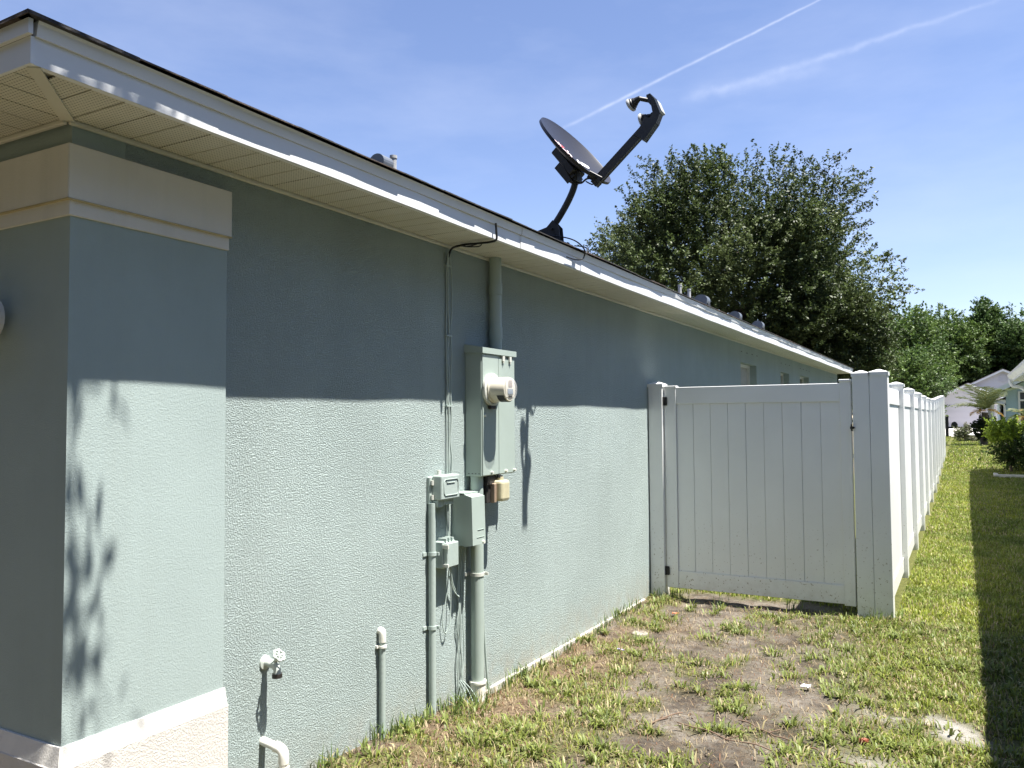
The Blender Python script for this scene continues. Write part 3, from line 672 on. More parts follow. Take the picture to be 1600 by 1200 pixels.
b.build('cable_gland', m_grey2, sb)
MB().box(.05, .085, 3.505, 3.515, .785, .80).box(.05, .085, 3.505, 3.515, .88, .90).build('latch', m_ring, sb)

# ------------------------------------------------------------------ plumbing on the wall
fc_ = thing('hose_faucet', (0, 2.33, .6), 'small hose faucet with a round handle on the lit stucco wall', 'faucet')
MB().lathe([(.028, 0), (.028, .006), (.014, .008), (.014, .035)], 14, Matrix.Translation((0, 2.335, .60)) @ Matrix.Rotation(R(90), 4, 'Y')).tube([(.03, 2.335, .60), (.055, 2.335, .598), (.066, 2.335, .58), (.067, 2.335, .562)], [.017, .017, .015, .015], 12).build('body', m_brass, fc_)
MB().tube([(.067, 2.335, .566), (.067, 2.335, .550)], .020, 12).build('outlet', m_rust, fc_)
MB().tube([(.045, 2.335, .60), (.078, 2.33, .632)], .008, 8).build('stem', m_brass, fc_)
HM = Matrix.Translation((.084, 2.328, .640)) @ Vector((.75, 0, .66)).to_track_quat('Z', 'Y').to_matrix().to_4x4()
b = MB(); b.tube([HM @ Vector((.023*math.cos(a)*(1+.12*math.cos(6*a)), .023*math.sin(a)*(1+.12*math.cos(6*a)), 0)) for a in np.linspace(0, 2*math.pi, 37)], .0042, 6, False)
for k in range(3): b.tube([HM @ Vector((.023*math.cos(k*math.pi/3), .023*math.sin(k*math.pi/3), 0)), HM @ Vector((-.023*math.cos(k*math.pi/3), -.023*math.sin(k*math.pi/3), 0))], .003, 5)
b.build('handle', m_brass, fc_)
sp2 = thing('stub_pipe', (.024, 3.04, .08), 'thin upright pipe with white elbow top standing against the wall', 'pipe')
MB().tube([(.022, 3.045, .0), (.022, 3.045, .53)], .0145, 12).build('pipe', m_grey2, sp2)
MB().tube(bend([(.022, 3.045, .51), (.022, 3.045, .545), (.018, 3.045, .558), (.004, 3.045, .562)], 4), .0175, 12).build('elbow', m_pvc, sp2)
MB().tube([(.022, 3.045, .485), (.022, 3.045, .495)], .021, 12).box(0, .012, 3.018, 3.072, .484, .496).build('strap', m_pvc, sp2)
sp3 = thing('drain_elbow', (.1, 2.33, 0), 'white plastic drain pipe bending down out of the wall at the bottom edge', 'pipe')
MB().tube([(-.01, 2.325, .300), (.09, 2.325, .288)], .0165, 14).build('arm', m_pvc, sp3)
MB().tube(bend([(.07, 2.325, .291), (.098, 2.325, .286), (.112, 2.325, .27), (.113, 2.325, .235)], 4), .0205, 14).build('elbow', m_pvc, sp3)
MB().tube([(.113, 2.325, -.1), (.113, 2.325, .24)], .0165, 14).tube([(.113, 2.325, .205), (.113, 2.325, .222)], .0225, 14).build('riser', m_pvc, sp3)
lamp = thing('wall_lamp', (-.36, 1.475, 1.80), 'round white wall lamp cut by the left edge on the shaded front wall', 'wall lamp')
LM = Matrix.Translation((-.352, 1.475, 1.893)) @ Matrix.Rotation(R(90), 4, 'X')
MB().lathe([(.07, 0), (.07, .02), (.06, .025)], 24, LM).build('back_plate', m_white, lamp)
MB().lathe([(.062, .02), (.082, .045), (.085, .07), (.072, .10), (.04, .118), (.0001, .122)], 28, LM).build('globe', simple('opal_glass', (.55, .53, .50), .25, .03, 4), lamp)

# ------------------------------------------------------------------ gate and fence
Y0 = 6.8
def post(name, x0, x1, y0, y1, z1, parent=None, z0=-.2, cap='post_cap'):
    p = MB().box(x0, x1, y0, y1, z0, z1, .003).build(name, m_vinyl, parent)
    cx, cy = (x0+x1)/2, (y0+y1)/2; e = .006
    MB().hull([(x0-e, y0-e, z1-.022), (x1+e, y0-e, z1-.022), (x1+e, y1+e, z1-.022), (x0-e, y1+e, z1-.022), (x0-e, y0-e, z1+.006), (x1+e, y0-e, z1+.006), (x1+e, y1+e, z1+.006), (x0-e, y1+e, z1+.006)]
              ).hull([(x0-e, y0-e, z1+.006), (x1+e, y0-e, z1+.006), (x1+e, y1+e, z1+.006), (x0-e, y1+e, z1+.006), (cx-.01, cy-.01, z1+.028), (cx+.01, cy-.01, z1+.028), (cx+.01, cy+.01, z1+.028), (cx-.01, cy+.01, z1+.028)]).build('post_cap', m_vinyl, p)
    return p
p = post('gate_post', .006, .132, Y0-.0, Y0+.127, 1.845); tag(p, 'white vinyl gate post against the stucco wall, holding the hinges', 'post')
p = post('latch_post', 1.676, 1.798, Y0-.0, Y0+.127, 1.885); tag(p, 'left one of the two tall white posts right of the gate', 'post')
gate = thing('gate', (.9, Y0+.05, .08), 'wide white vinyl privacy gate between the house wall and the tall posts', 'gate')
gy0, gy1 = Y0+.035, Y0+.085
lst = MB().box(.146, .246, gy0-.006, gy1+.006, .085, 1.822, .003).build('stile', m_vinyl, gate)
MB().box(.141, .251, gy0-.012, gy1+.012, 1.812, 1.832, .003).build('stile_cap', m_vinyl, lst)
rst = MB().box(1.58, 1.662, gy0-.006, gy1+.006, .075, 1.835, .003).build('stile', m_vinyl, gate)
MB().box(1.575, 1.667, gy0-.012, gy1+.012, 1.827, 1.847, .003).build('stile_cap', m_vinyl, rst)
MB().box(.246, 1.58, gy0, gy1, 1.672, 1.818, .003).build('rail', m_vinyl, gate)
MB().box(.246, 1.58, gy0, gy1, .085, .232, .003).build('rail', m_vinyl, gate)
nbd = 9; w = (1.58-.246)/nbd
b0 = MB().box(.246+.0015, .246+w-.0015, gy0+.010, gy1-.010, .232, 1.672, .002).build('board', m_vinyl, gate)
for k in range(1, nbd):
    o = b0.copy(); col.objects.link(o); o.parent = gate; o.location = (w*k, (-.001, .001, 0)[k % 3], 0)
MB().box(.246, 1.58, gy0+.018, gy1-.018, .232, 1.672).build('board_tongue', m_vinyl, gate)
for z in (1.66, .19): 
    MB().box(.128, .168, gy0-.016, gy0-.006, z, z+.075, .002).tube([(.138, gy0-.018, z), (.138, gy0-.018, z+.075)], .008, 8).box(.152, .170, gy0-.02, gy0-.008, z+.01, z+.065).build('hinge', m_dark, gate)
MB().box(1.655, 1.682, Y0-.012, Y0+.028, 1.455, 1.475, .002).tube([(1.668, Y0-.018, 1.44), (1.668, Y0-.018, 1.492)], .006, 8).box(1.664, 1.690, Y0-.016, Y0-.004, 1.46, 1.472).build('latch', m_dark, gate)
fence = thing('fence', (1.86, Y0, 0), 'long white vinyl privacy fence running away beside the lawn', 'fence')
ypos = [Y0, 8.66, 10.55, 12.44, 14.34, 16.4, 18.3, 20.2, 22.1, 24.0, 25.9, 27.8]
rp = random.Random(4)
for i, yp in enumerate(ypos):
    hz = float(hgt(1.9, yp)); hz = hz if yp > 15 else 0
    dx = 0 if i < 4 else rp.uniform(-.012, .012)
    w_ = .127
    top = 1.89 if i == 0 else 1.86
    post('post', 1.93-w_+dx-.003 if i == 0 else 1.925-w_+dx, 1.93+dx, yp, yp+w_, top+hz, fence, z0=hz-.25)
    if i < len(ypos)-1:
        yn = ypos[i+1]; h2 = float(hgt(1.9, yn)) if yn > 15 else 0; a, c = yp+w_, yn; za = (hz+h2)/2
        MB().box(1.842+dx, 1.892+dx, a, c, za+1.655, za+1.795, .003).build('rail', m_vinyl, fence)
        MB().box(1.842+dx, 1.892+dx, a, c, za+.055, za+.195, .003).build('rail', m_vinyl, fence)
        b = MB(); nn = 12; bw = (c-a)/nn
        for k in range(nn): b.box(1.852+dx, 1.882+dx, a+k*bw+.0015, a+(k+1)*bw-.0015, za+.195, za+1.655)
        b.box(1.860+dx, 1.874+dx, a, c, za+.195, za+1.655)
        b.build('boards', m_vinyl, fence, kind='stuff')

# ------------------------------------------------------------------ small things on the soil
dz = float(hgt(.345, 5.6))
dc = thing('drain', (.345, 5.60, dz), 'small round concrete cap with a dark hole, sunk in the soil by the wall', 'drain cap')
MB().lathe([(.026, .004), (.030, .010), (.058, .006), (.064, -.02)], 22, Matrix.Translation((.345, 5.60, dz))).build('ring', simple('old_concrete', (.26, .235, .20), .9, .2, 30), dc)
MB().lathe([(.0001, .003), (.026, .003), (.026, -.02)], 16, Matrix.Translation((.345, 5.60, dz))).build('hole', m_dark, dc)
def scrap(x, y, label, c, s, name='litter_scrap'):
    z = float(hgt(x, y)); rs = random.Random(int(x*100)); b = MB(); n = 5
    vs = [[b.bm.verts.new((x+(i-n/2)*s/n+rs.uniform(-.004, .004), y+(j-n/2)*s*.7/n+rs.uniform(-.004, .004), z+.012+rs.uniform(0, .018))) for j in range(n)] for i in range(n)]
    for i in range(n-1):
        for j in range(n-1): b.bm.faces.new((vs[i][j], vs[i+1][j], vs[i+1][j+1], vs[i][j+1]))
    ext = bmesh.ops.extrude_face_region(b.bm, geom=list(b.bm.faces)); 
    for v in [e for e in ext['geom'] if isinstance(e, bmesh.types.BMVert)]: v.co.z += .003
    o = b.build(name, simple(name+'_mat', c, .6, .1, 30), None); tag(o, label, 'litter')
scrap(1.62, 4.83, 'crumpled white paper scrap on the bare soil in the middle of the yard', (.75, .74, .72), .06)
scrap(.40, 5.10, 'tiny pale violet plastic scrap in the straw near the drain cap', (.45, .40, .62), .05)
scrap(1.98, 4.22, 'red-brown dead leaf lying in the grass at the lower right', (.28, .09, .05), .05, 'dead_leaf')
scrap(.42, 6.22, 'orange-brown dead leaf near the foot of the wall by the gate', (.38, .13, .06), .06, 'dead_leaf')
sticks = [((1.15, 3.98), (1.62, 3.86), 'long dry twig lying at the bottom centre of the yard'), ((1.70, 4.02), (1.40, 4.18), 'short dark twig on the bare patch right of the long twig'), ((.98, 3.78), (1.12, 4.1), 'crooked pale twig left of the long dry twig'), ((1.75, 4.02), (1.98, 3.80), 'dark stick partly under grass at the lower right'), ((.50, 4.5), (.66, 4.36), 'short reddish bark strip on the soil near the conduit')]
for (a, c, lb) in sticks:
    rs = random.Random(int(a[0]*50)); pts = []
    for t in np.linspace(0, 1, 7):
        x = a[0]+(c[0]-a[0])*t+rs.uniform(-.012, .012); y = a[1]+(c[1]-a[1])*t+rs.uniform(-.012, .012); pts.append((x, y, float(hgt(x, y))+.014+.008*math.sin(t*9)))
    b = MB().tube(bend(pts, 3), .0032, 6); b.tube([pts[3], (pts[3][0]+.05, pts[3][1]+.04, pts[3][2]+.01)], .003, 5)
    tag(b.build('twig', m_stick, None), lb, 'twig')

# ------------------------------------------------------------------ grass
def blades(name, P, az, lean, L, w, colr, label=None, kind='stuff', loc=(0, 0, 0)):
    n = len(P); d = np.stack([np.cos(az), np.sin(az)], -1); s = np.stack([-np.sin(az), np.cos(az)], -1)
    V = np.zeros((n, 5, 3), np.float32)
    w2 = (w/2)[:, None]
    V[:, 0, :2] = P[:, :2]-s*w2; V[:, 1, :2] = P[:, :2]+s*w2; V[:, 0, 2] = V[:, 1, 2] = P[:, 2]-.004
    l1 = lean*.5; h1 = (L*.55*np.cos(l1)); o1 = (L*.55*np.sin(l1))[:, None]*d
    V[:, 2, :2] = P[:, :2]+o1+s*w2*.85; V[:, 3, :2] = P[:, :2]+o1-s*w2*.85; V[:, 2, 2] = V[:, 3, 2] = P[:, 2]+h1
    l2 = lean*1.35; V[:, 4, :2] = P[:, :2]+o1+(L*.45*np.sin(l2))[:, None]*d; V[:, 4, 2] = P[:, 2]+h1+L*.45*np.cos(l2)
    i = (np.arange(n)*5)[:, None]
    Fq = np.concatenate([i+np.array([[0, 1, 2]]), i+np.array([[0, 2, 3]]), i+np.array([[3, 2, 4]])], 0)
    o = pymesh(name, V.reshape(-1, 3), Fq, m_blade, np.repeat(colr, 5, 0)); o['kind'] = kind
    if label: o['label'] = label
    return o
def gcol(n, yellow, base=(.145, .20, .038)):
    c = np.tile(np.array(base), (n, 1)); y_ = np.array((.38, .41, .055)); dry = np.array((.38, .325, .18)); t = rng.random(n)[:, None]
    c = c*(.5+.75*rng.random((n, 1)))
    c = c*(1-t*yellow[:, None]) + y_*t*yellow[:, None]*1.0
    m = rng.random(n) < (.06+.14*yellow); c[m] = dry*(.7+.5*rng.random((m.sum(), 1))); return c
def scatter(n, x0, x1, y0, y1):
    return rng.uniform(x0, x1, n), rng.uniform(y0, y1, n)
def outside(x, y): # not under the house, plinths or fence line
    return (x > .015) & ~((x < .10) & (y < 2.13)) & ~((abs(x-1.87) < .07) & (y > 6.78))
parts = []
def field(n, x0, x1, y0, y1, L, w, dens_pow=1.0, lean=(.2, 1.2), ymul=1.0):
    x, y = scatter(n, x0, x1, y0, y1); G = cover(x, y)[0]; k = (rng.random(n) < G**dens_pow) & outside(x, y); x = x[k]; y = y[k]
    m = len(x); P = np.stack([x, y, hgt(x, y)], -1); yl = np.clip(fbm(x*2+50, y*2, 3)*1.5-.30, 0, 1)*ymul*ss(3., 7.5, y)*1.1+.55*(1-ss(3, 7.5, y))
    clump = .6+.8*fbm(x*9, y*9, 2)
    c_ = gcol(m, np.clip(yl, 0, 1))
    deadn = (1-ss(.5, 1.9, x))[:, None]*(y < 6.8)[:, None]*.35*rng.random((m, 1)); c_ = c_*(1-deadn)+np.array((.30, .25, .13))*deadn
    return P, rng.uniform(0, 6.28, m), rng.uniform(*lean, m), L*clump*rng.uniform(.6, 1.35, m), w*rng.uniform(.7, 1.2, m), c_
Fs = [field(62000, .0, 3.2, 2.3, 6.9, .036, .0066, 1.5, (.3, 1.35)), field(42000, 1.9, 3.6, 6.9, 12, .038, .008), field(38000, 1.9, 4.4, 12, 24, .04, .014, 1, (.2, 1.1)),
      field(9000, .0, 1.9, 7.0, 9.5, .05, .010), field(34000, 1.2, 5.5, 24, 54, .06, .03, 1, (.2, 1.0)), field(9000, 3.6, 5.5, 12, 24, .06, .02)]
P, az, le, LL, ww, cc = [np.concatenate(z) for z in zip(*Fs)]
blades('lawn', P, az, le, LL, ww, cc, 'short patchy lawn grass of the side yard')
# tufts: runners of broad blades on the soil
nt_ = 620; tx, ty = scatter(nt_*3, .03, 2.9, 2.35, 6.75); G, S_, _ = cover(tx, ty); kk = np.where((G > .16) & (S_ < .4) | (rng.random(len(tx)) < .07))[0][:nt_]
P = []; az = []; 
for i in kk:
    m = rng.integers(4, 34); a = rng.uniform(0, 6.28, m); r = np.abs(rng.normal(0, rng.uniform(.015, .05), m)); x = tx[i]+r*np.cos(a)*1.5; y = ty[i]+r*np.sin(a)
    P.append(np.stack([x, y, hgt(x, y)], -1)); az.append(a+rng.normal(0, .5, m))
P = np.concatenate(P); az = np.concatenate(az); m = len(P); ok = outside(P[:, 0], P[:, 1]); P = P[ok]; az = az[ok]; m = len(P)
blades('grass_tufts', P, az, rng.uniform(.6, 1.5, m), rng.uniform(.035, .085, m), rng.uniform(.007, .0115, m), gcol(m, rng.random(m)*.42, (.14, .18, .05)), 'broad-bladed grass tufts scattered on the bare soil')
# taller weeds along the wall foot and posts
P = []
for _ in range(120):
    y = rng.uniform(2.2, 6.7); x = abs(rng.normal(.03, .03))+.02; m = rng.integers(3, 8); xx = x+rng.normal(0, .012, m).clip(-.01, .05); yy = y+rng.normal(0, .02, m); P.append(np.stack([xx, yy, hgt(xx, yy)], -1))
for cx, cy in ((.14, 6.76), (.07, 6.74), (.22, 6.8), (1.80, 6.72), (1.9, 6.74), (1.95, 6.9), (.24, 6.83), (.62, 6.75), (1.2, 6.85), (.12, 3.75), (.1, 3.7), (.15, 3.5)):
    m = 22; xx = cx+rng.normal(0, .035, m); yy = cy+rng.normal(0, .03, m); P.append(np.stack([xx, yy, hgt(xx, yy)], -1))
P = np.concatenate(P); P = P[outside(P[:, 0], P[:, 1])]; m = len(P)
blades('weeds', P, rng.uniform(0, 6.28, m), rng.uniform(.1, .9, m), rng.uniform(.04, .12, m), rng.uniform(.004, .007, m), gcol(m, rng.random(m)*.3, (.10, .16, .05)), 'long thin weeds along the foot of the wall')
# straw and dead runners
n = 34000; x, y = scatter(n, .02, 2.6, 2.3, 6.8); cvv = cover(x, y); k = (rng.random(n) < (.25+.75*cvv[2]+.3*cvv[0])*(1-.85*cvv[1])) & outside(x, y); x = x[k]; y = y[k]; m = len(x)
cc = np.array((.32, .255, .155))*rng.uniform(.45, 1.35, (m, 1)); t = rng.random(m) < .2; cc[t] = np.array((.17, .085, .045))*rng.uniform(.6, 1.3, (t.sum(), 1))
blades('straw', np.stack([x, y, hgt(x, y)+.003], -1), rng.uniform(0, 6.28, m), rng.uniform(1.25, 1.65, m), rng.uniform(.012, .06, m), rng.uniform(.0018, .0045, m), cc, 'dry straw and dead runners on the soil')

# small clods and pebbles lying on the soil
n = 2600; x, y = scatter(n, .03, 2.6, 2.5, 6.75); k = cover(x, y)[0] < .5; x = x[k]; y = y[k]; m = len(x); rad = .0022+.006*rng.random(m)**3
oc_ = np.array([(1, 0, 0), (-1, 0, 0), (0, 1, 0), (0, -1, 0), (0, 0, .8), (0, 0, -.5)]); V = oc_[None]*rad[:, None, None]*rng.uniform(.7, 1.3, (m, 6, 1)) + np.stack([x, y, hgt(x, y)+rad*.3], -1)[:, None, :]
Fq = (np.arange(m)*6)[:, None, None] + np.array([(0, 2, 4), (2, 1, 4), (1, 3, 4), (3, 0, 4), (2, 0, 5), (1, 2, 5), (3, 1, 5), (0, 3, 5)])[None]
o = pymesh('clods', V.reshape(-1, 3), Fq.reshape(-1, 3), attr_mat('clod', .95, 0, .1), np.repeat(np.array((.22, .18, .14))*rng.uniform(.35, 1.7, (m, 1)), 6, 0)); o['kind'] = 'stuff'; o['label'] = 'small clods and pebbles on the bare soil'

# ------------------------------------------------------------------ foliage
def leafquads(C, size, up=.45, asp=.5):
    n = len(C); nm = rng.normal(0, 1, (n, 3)); nm[:, 2] = np.abs(nm[:, 2])+up; nm /= np.linalg.norm(nm, axis=1)[:, None]
    t = rng.normal(0, 1, (n, 3)); a = np.cross(nm, t); a /= np.linalg.norm(a, axis=1)[:, None]; b = np.cross(nm, a)
    s = (size*rng.uniform(.65, 1.35, n))[:, None]; bend_ = nm*s*.12
    V = np.stack([C-a*s*.5-bend_, C-b*s*.5*asp, C+a*s*.5-bend_, C+b*s*.5*asp], 1)
    i = (np.arange(n)*4)[:, None]; return V.reshape(-1, 3), i+np.array([[0, 1, 2, 3]])
def crown(name, centre, radii, nspray, per, leaf, cols, parent, lobes, spray_len, bottom=-1.0, seed=1, up=.45, shell=.5, spark=0, lobe_w=(.28, .5), rise=.35):
    r_ = np.random.default_rng(seed); c = np.array(centre); rad = np.array(radii)
    L = r_.normal(0, 1, (lobes, 3)); L /= np.linalg.norm(L, axis=1)[:, None]; L[:, 2] = np.maximum(L[:, 2], bottom); amp = r_.uniform(.66, 1.0, lobes); lw = r_.uniform(*lobe_w, lobes)
    li = r_.integers(0, lobes, nspray); d = r_.normal(0, 1, (nspray, 3)); d /= np.linalg.norm(d, axis=1)[:, None]
    rr2 = r_.random(nspray)**(1/2.4)
    lp = L[li]*(amp[li]-lw[li]*.75)[:, None] + d*(lw[li]*rr2)[:, None]
    inner = r_.random(nspray) < .22; di = r_.normal(0, 1, (nspray, 3)); di /= np.linalg.norm(di, axis=1)[:, None]; lp[inner] = di[inner]*(.6*r_.random(inner.sum())**.5)[:, None]
    p = c+lp*rad
    k = p[:, 2] > .3; p = p[k]; lp = lp[k]; d = d[k]; li = li[k]; m = len(p)
    od = lp/np.maximum(np.linalg.norm(lp, axis=1)[:, None], .05)+r_.normal(0, .45, (m, 3)); od[:, 2] += rise; od /= np.linalg.norm(od, axis=1)[:, None]
    t = r_.random((m, per))[:, :, None]; J = r_.normal(0, spray_len*.16, (m, per, 3))*(1.15-t)
    SL = (spray_len*r_.uniform(.5, 1.5, m))[:, None, None]
    C = (p[:, None, :]+od[:, None, :]*t*SL+J).reshape(-1, 3)
    cl = np.array(cols); base = cl[li % len(cl)]; sc = r_.uniform(.72, 1.3, (m, 1)); bc = np.repeat(base*sc, per, 0)*r_.uniform(.75, 1.3, (m*per, 1))
    V, Fq = leafquads(C, leaf, up)
    return pymesh(name, V, Fq, m_leaf, np.repeat(bc, 4, 0), parent=parent, loc=tuple(wloc(parent)))
def limbs(name, base, top, r, n, spread, parent, seed=1, mat=None, droop=0):
    rs = random.Random(seed); b = MB(); base = Vector(base); top = Vector(top)
    pts = [base.lerp(top, t)+Vector((rs.uniform(-1, 1), rs.uniform(-1, 1), 0))*(r*1.2*float(t > 0)) for t in np.linspace(0, 1, 6).tolist()]
    b.tube(bend(pts, 3), list(np.linspace(r, r*.35, 16)), 9)
    for i in range(n):
        t = rs.uniform(.3, .98); s = base.lerp(top, t); a = rs.uniform(0, 6.28); Ls = spread*rs.uniform(.5, 1.0)
        e = s+Vector((math.cos(a)*Ls, math.sin(a)*Ls, Ls*rs.uniform(.3, .9))); mdl = s.lerp(e, .5)+Vector((0, 0, -.08*Ls))
        b.tube(bend([s, mdl, e], 4), list(np.linspace(r*.38, r*.06, 9)), 6)
        for q in range(3):
            s2 = mdl.lerp(e, rs.random()); e2 = s2+Vector((rs.uniform(-1, 1), rs.uniform(-1, 1), rs.uniform(.1, 1)))*Ls*.4; b.tube([s2, s2.lerp(e2, .5)+Vector((0, 0, .04)), e2], [r*.1, r*.07, r*.02], 5)
    return b.build(name, mat or m_bark, parent)
oak = thing('oak_tree', (-4.1, 28, 0), 'large dense dark green oak rising behind the house roof', 'tree')
limbs('trunk', (-4.1, 28, -.1), (-4.0, 28, 6.0), .34, 14, 2.3, oak, 3)
oc = [(.055, .078, .024), (.07, .098, .03), (.042, .062, .022), (.085, .112, .04)]
crown('crown', (-4.5, 28, 6.1), (6.4, 5.2, 4.9), 9600, 30, .10, oc, oak, 74, .46, -.8, 11, lobe_w=(.17, .33), rise=.15)
crown('low_branches', (-2.0, 27.6, 4.0), (2.5, 3, 2.6), 1700, 28, .10, oc, oak, 20, .45, -.8, 12, lobe_w=(.2, .38), rise=.15)

# far trees behind the rooftops
FT = [(-6.5, 92, 14.6, 5.2), (-2.2, 88, 13.6, 5.2), (1.0, 94, 12.9, 5.0), (4.6, 97, 13.6, 3.4), (8.8, 94, 12.6, 4.4), (-12, 95, 13.5, 5), (3.4, 104, 13.2, 4.8), (7.0, 110, 13.6, 4.4), (12.5, 96, 13, 5), (17, 104, 14, 6), (-1.8, 70, 7.4, 3.6), (-7, 72, 8.0, 4.0)]
gl = [(.075, .125, .028), (.10, .155, .035), (.055, .095, .026)]
lbs = ['broad-crowned mid green tree right of the oak, behind the fence end', 'bright green round tree over the end of the roof', 'low mid green tree right above the white garage gable', 'tall pointed tree with a leafy spire near the right edge', 'dark rounded tree cut by the right edge of the picture', 'tree far behind the oak on the left', 'distant dark tree between the round tree and the spire tree', 'distant tree behind the spire tree', 'tree outside the right edge of the picture', 'large tree far outside the right edge', 'lower bushy tree standing before the taller far trees by the fence end', 'lower bushy tree mostly hidden by the house roof']
for i, (x, y, h, r) in enumerate(FT):
    z0 = float(hgt(x, y))
    t = thing('broadleaf_tree', (x, y, z0), lbs[i], 'tree', 'trees beyond the far houses')
    limbs('trunk', (x, y, z0-.2), (x, y, h*.7), .24, 7, r*.7, t, 30+i)
    rz = (h-1.0)/2+.3
    cl = gl if i not in (3, 4, 6, 7) else [(.06, .105, .028), (.08, .135, .034)]
    big = i in (1, 2, 3, 4, 0)
    crown('crown', (x, y, h-rz), (r*(.8 if i == 3 else 1), r, rz), 2800 if big else 1500, 18, .27 if y > 80 else .21, cl, t, 40, .9, -.95, 50+i, .3, lobe_w=(.22, .42), rise=.15)
    if i == 3: crown('leader', (x-.1, y, h-1.6), (1.3, 1.3, 2.2), 150, 18, .3, cl, t, 8, .8, -.6, 90, .3)

# ------------------------------------------------------------------ far houses, driveway, mailbox
def gable_house(name, label, x0, x1, y, z0, ze, za, mat, depth, vent, door=None, xa=None):
    t = thing(name, ((x0+x1)/2, y, z0), label, 'house')
    xa = xa if xa is not None else (x0+x1)/2
    MB().prism([(x0, z0-.5), (x1, z0-.5), (x1, ze), (xa, za), (x0, ze)], y, y+depth).build('wall', mat, t)
    s = (za-ze)/(xa-x0); ov = .35; th = .16; b = MB()
    b.prism([(x0-ov, ze-ov*s+.02), (xa, za+.02), (x1+ov, ze-ov*s+.02), (x1+ov, ze-ov*s+.02+th), (xa, za+.02+th), (x0-ov, ze-ov*s+.02+th)], y-.3, y+depth+.3).build('roof', m_farroof, t)
    MB().prism([(x0-ov, ze-ov*s-.04), (xa, za-.04), (x1+ov, ze-ov*s-.04), (x1+ov, ze-ov*s+.12), (xa, za+.12), (x0-ov, ze-ov*s+.12)], y-.36, y-.302).build('rake_board', m_fascia, t)
    if vent:
        vt = MB().tube([(vent[0], y-.04, vent[1]), (vent[0], y-.001, vent[1])], .36, 20).build('gable_vent', m_far2, t)
        b = MB()
        for k in range(-2, 3): b.box(vent[0]-.28+.04*abs(k), vent[0]+.28-.04*abs(k), y-.06, y-.041, vent[1]+k*.11-.03, vent[1]+k*.11+.02)
        b.build('louvre', m_far, vt)
    if door:
        dr = MB().box(door[0], door[1], y-.03, y-.001, z0, door[2]).build('garage_door', m_far2, t)
        b = MB()
        for k in range(4): b.box(door[0]+.05, door[1]-.05, y-.045, y-.031, z0+.05+k*(door[2]-z0)/4, z0+(k+1)*(door[2]-z0)/4-.05)
        b.build('door_panel', m_far2, dr)
    return t
gable_house('garage', 'white gabled garage at the end of the lawn with a round vent', .45, 5.25, 76, .5, 2.95, 4.1, m_far, 7, (2.80, 3.58), (1.0, 4.7, 2.45))
gable_house('gabled_house', 'higher white gable with round vent standing behind the white garage', 1.6, 9.6, 84, .5, 3.6, 5.55, m_far, 8, (5.6, 4.9))
n = 12; ysd = np.linspace(52, 75.96, n); b = MB(); pv = []
for yv in ysd: pv.append([b.bm.verts.new((xv, yv, float(hgt(xv, yv))+.03)) for xv in (-14, 1.0, 4.7, 16)] if False else [b.bm.verts.new((xv, yv, float(hgt(xv, yv))+.03)) for xv in (.9, 5.2)])
for i in range(n-1): b.bm.faces.new((pv[i][0], pv[i][1], pv[i+1][1], pv[i+1][0]))
o = b.build('driveway', m_drive, None); o['kind'] = 'structure'
mz = float(hgt(1.5, 51.3)); mx, my = 1.62, 51.3
mb_ = thing('mailbox', (mx, my, mz), 'black mailbox on a dark post at the end of the lawn beside the driveway', 'mailbox')
MB().box(mx-.08, mx+.08, my-.08, my+.08, mz-.1, mz+1.12).box(mx-.10, mx+.10, my-.10, my+.10, mz+1.12, mz+1.16).build('post', m_dark, mb_)
MB().box(mx+.03, mx+.62, my-.04, my+.04, mz+.50, mz+.58).build('arm', m_dark, mb_)
MB().prism([(mx+.20, mz+.58), (mx+.52, mz+.58), (mx+.52, mz+.72), (mx+.46, mz+.83), (mx+.36, mz+.87), (mx+.26, mz+.83), (mx+.20, mz+.72)], my-.26, my+.26).build('box', m_dark, mb_)

# house with the porch, right
h2 = thing('porch_house', (6, 44, .36), 'pale blue house with white porch posts and dark window at the right edge', 'house')
z0 = float(hgt(5, 44)); zl = 2.42
rs_ = .515
MB().prism([(4.18, z0-.4), (12.4, z0-.4), (12.4, 2.75), (8.3, 4.87), (4.18, 2.75)], 44, 44.2).build('front_wall', m_h2, h2)
MB().box(4.2, 12.4, 44.2, 56, z0-.4, 2.45).build('body', m_h2, h2)
MB().prism([(3.2, 2.29), (8.3, 4.92), (13.4, 2.29), (13.4, 2.46), (8.3, 5.10), (3.2, 2.46)], 43.6, 56).build('roof', m_farroof, h2)
MB().prism([(3.16, 2.27), (8.3, 4.90), (13.44, 2.27), (13.44, 2.49), (8.3, 5.13), (3.16, 2.49)], 43.5, 43.599).build('rake_board', simple('pale_trim', (.62, .66, .66), .5, .04, 3), h2)
MB().box(3.52, 4.17, 43.9, 44.05, 2.12, 2.29).build('porch_beam', m_white, h2)
MB().box(3.25, 4.17, 44.06, 55, 2.22, 2.28).build('porch_ceiling', m_soffit_plain, h2)
for k in range(5): MB().box(3.60, 3.70, 44.0+k*1.6, 44.1+k*1.6, z0-.1, 2.3).build('porch_post', m_white, h2)
MB().box(3.62, 3.68, 44.1, 52, z0, 2.25).build('porch_screen', m_screen, h2)
MB().tube(bend([(3.62, 43.8, 2.34), (3.66, 43.75, 2.22), (3.95, 43.85, 2.12), (4.10, 43.93, 2.05), (4.12, 43.93, 1.8)], 4) + [Vector((4.12, 43.93, z0))], .05, 8).build('downspout', m_white, h2)
wb = MB(); wx0, wx1 = 4.74, 6.1
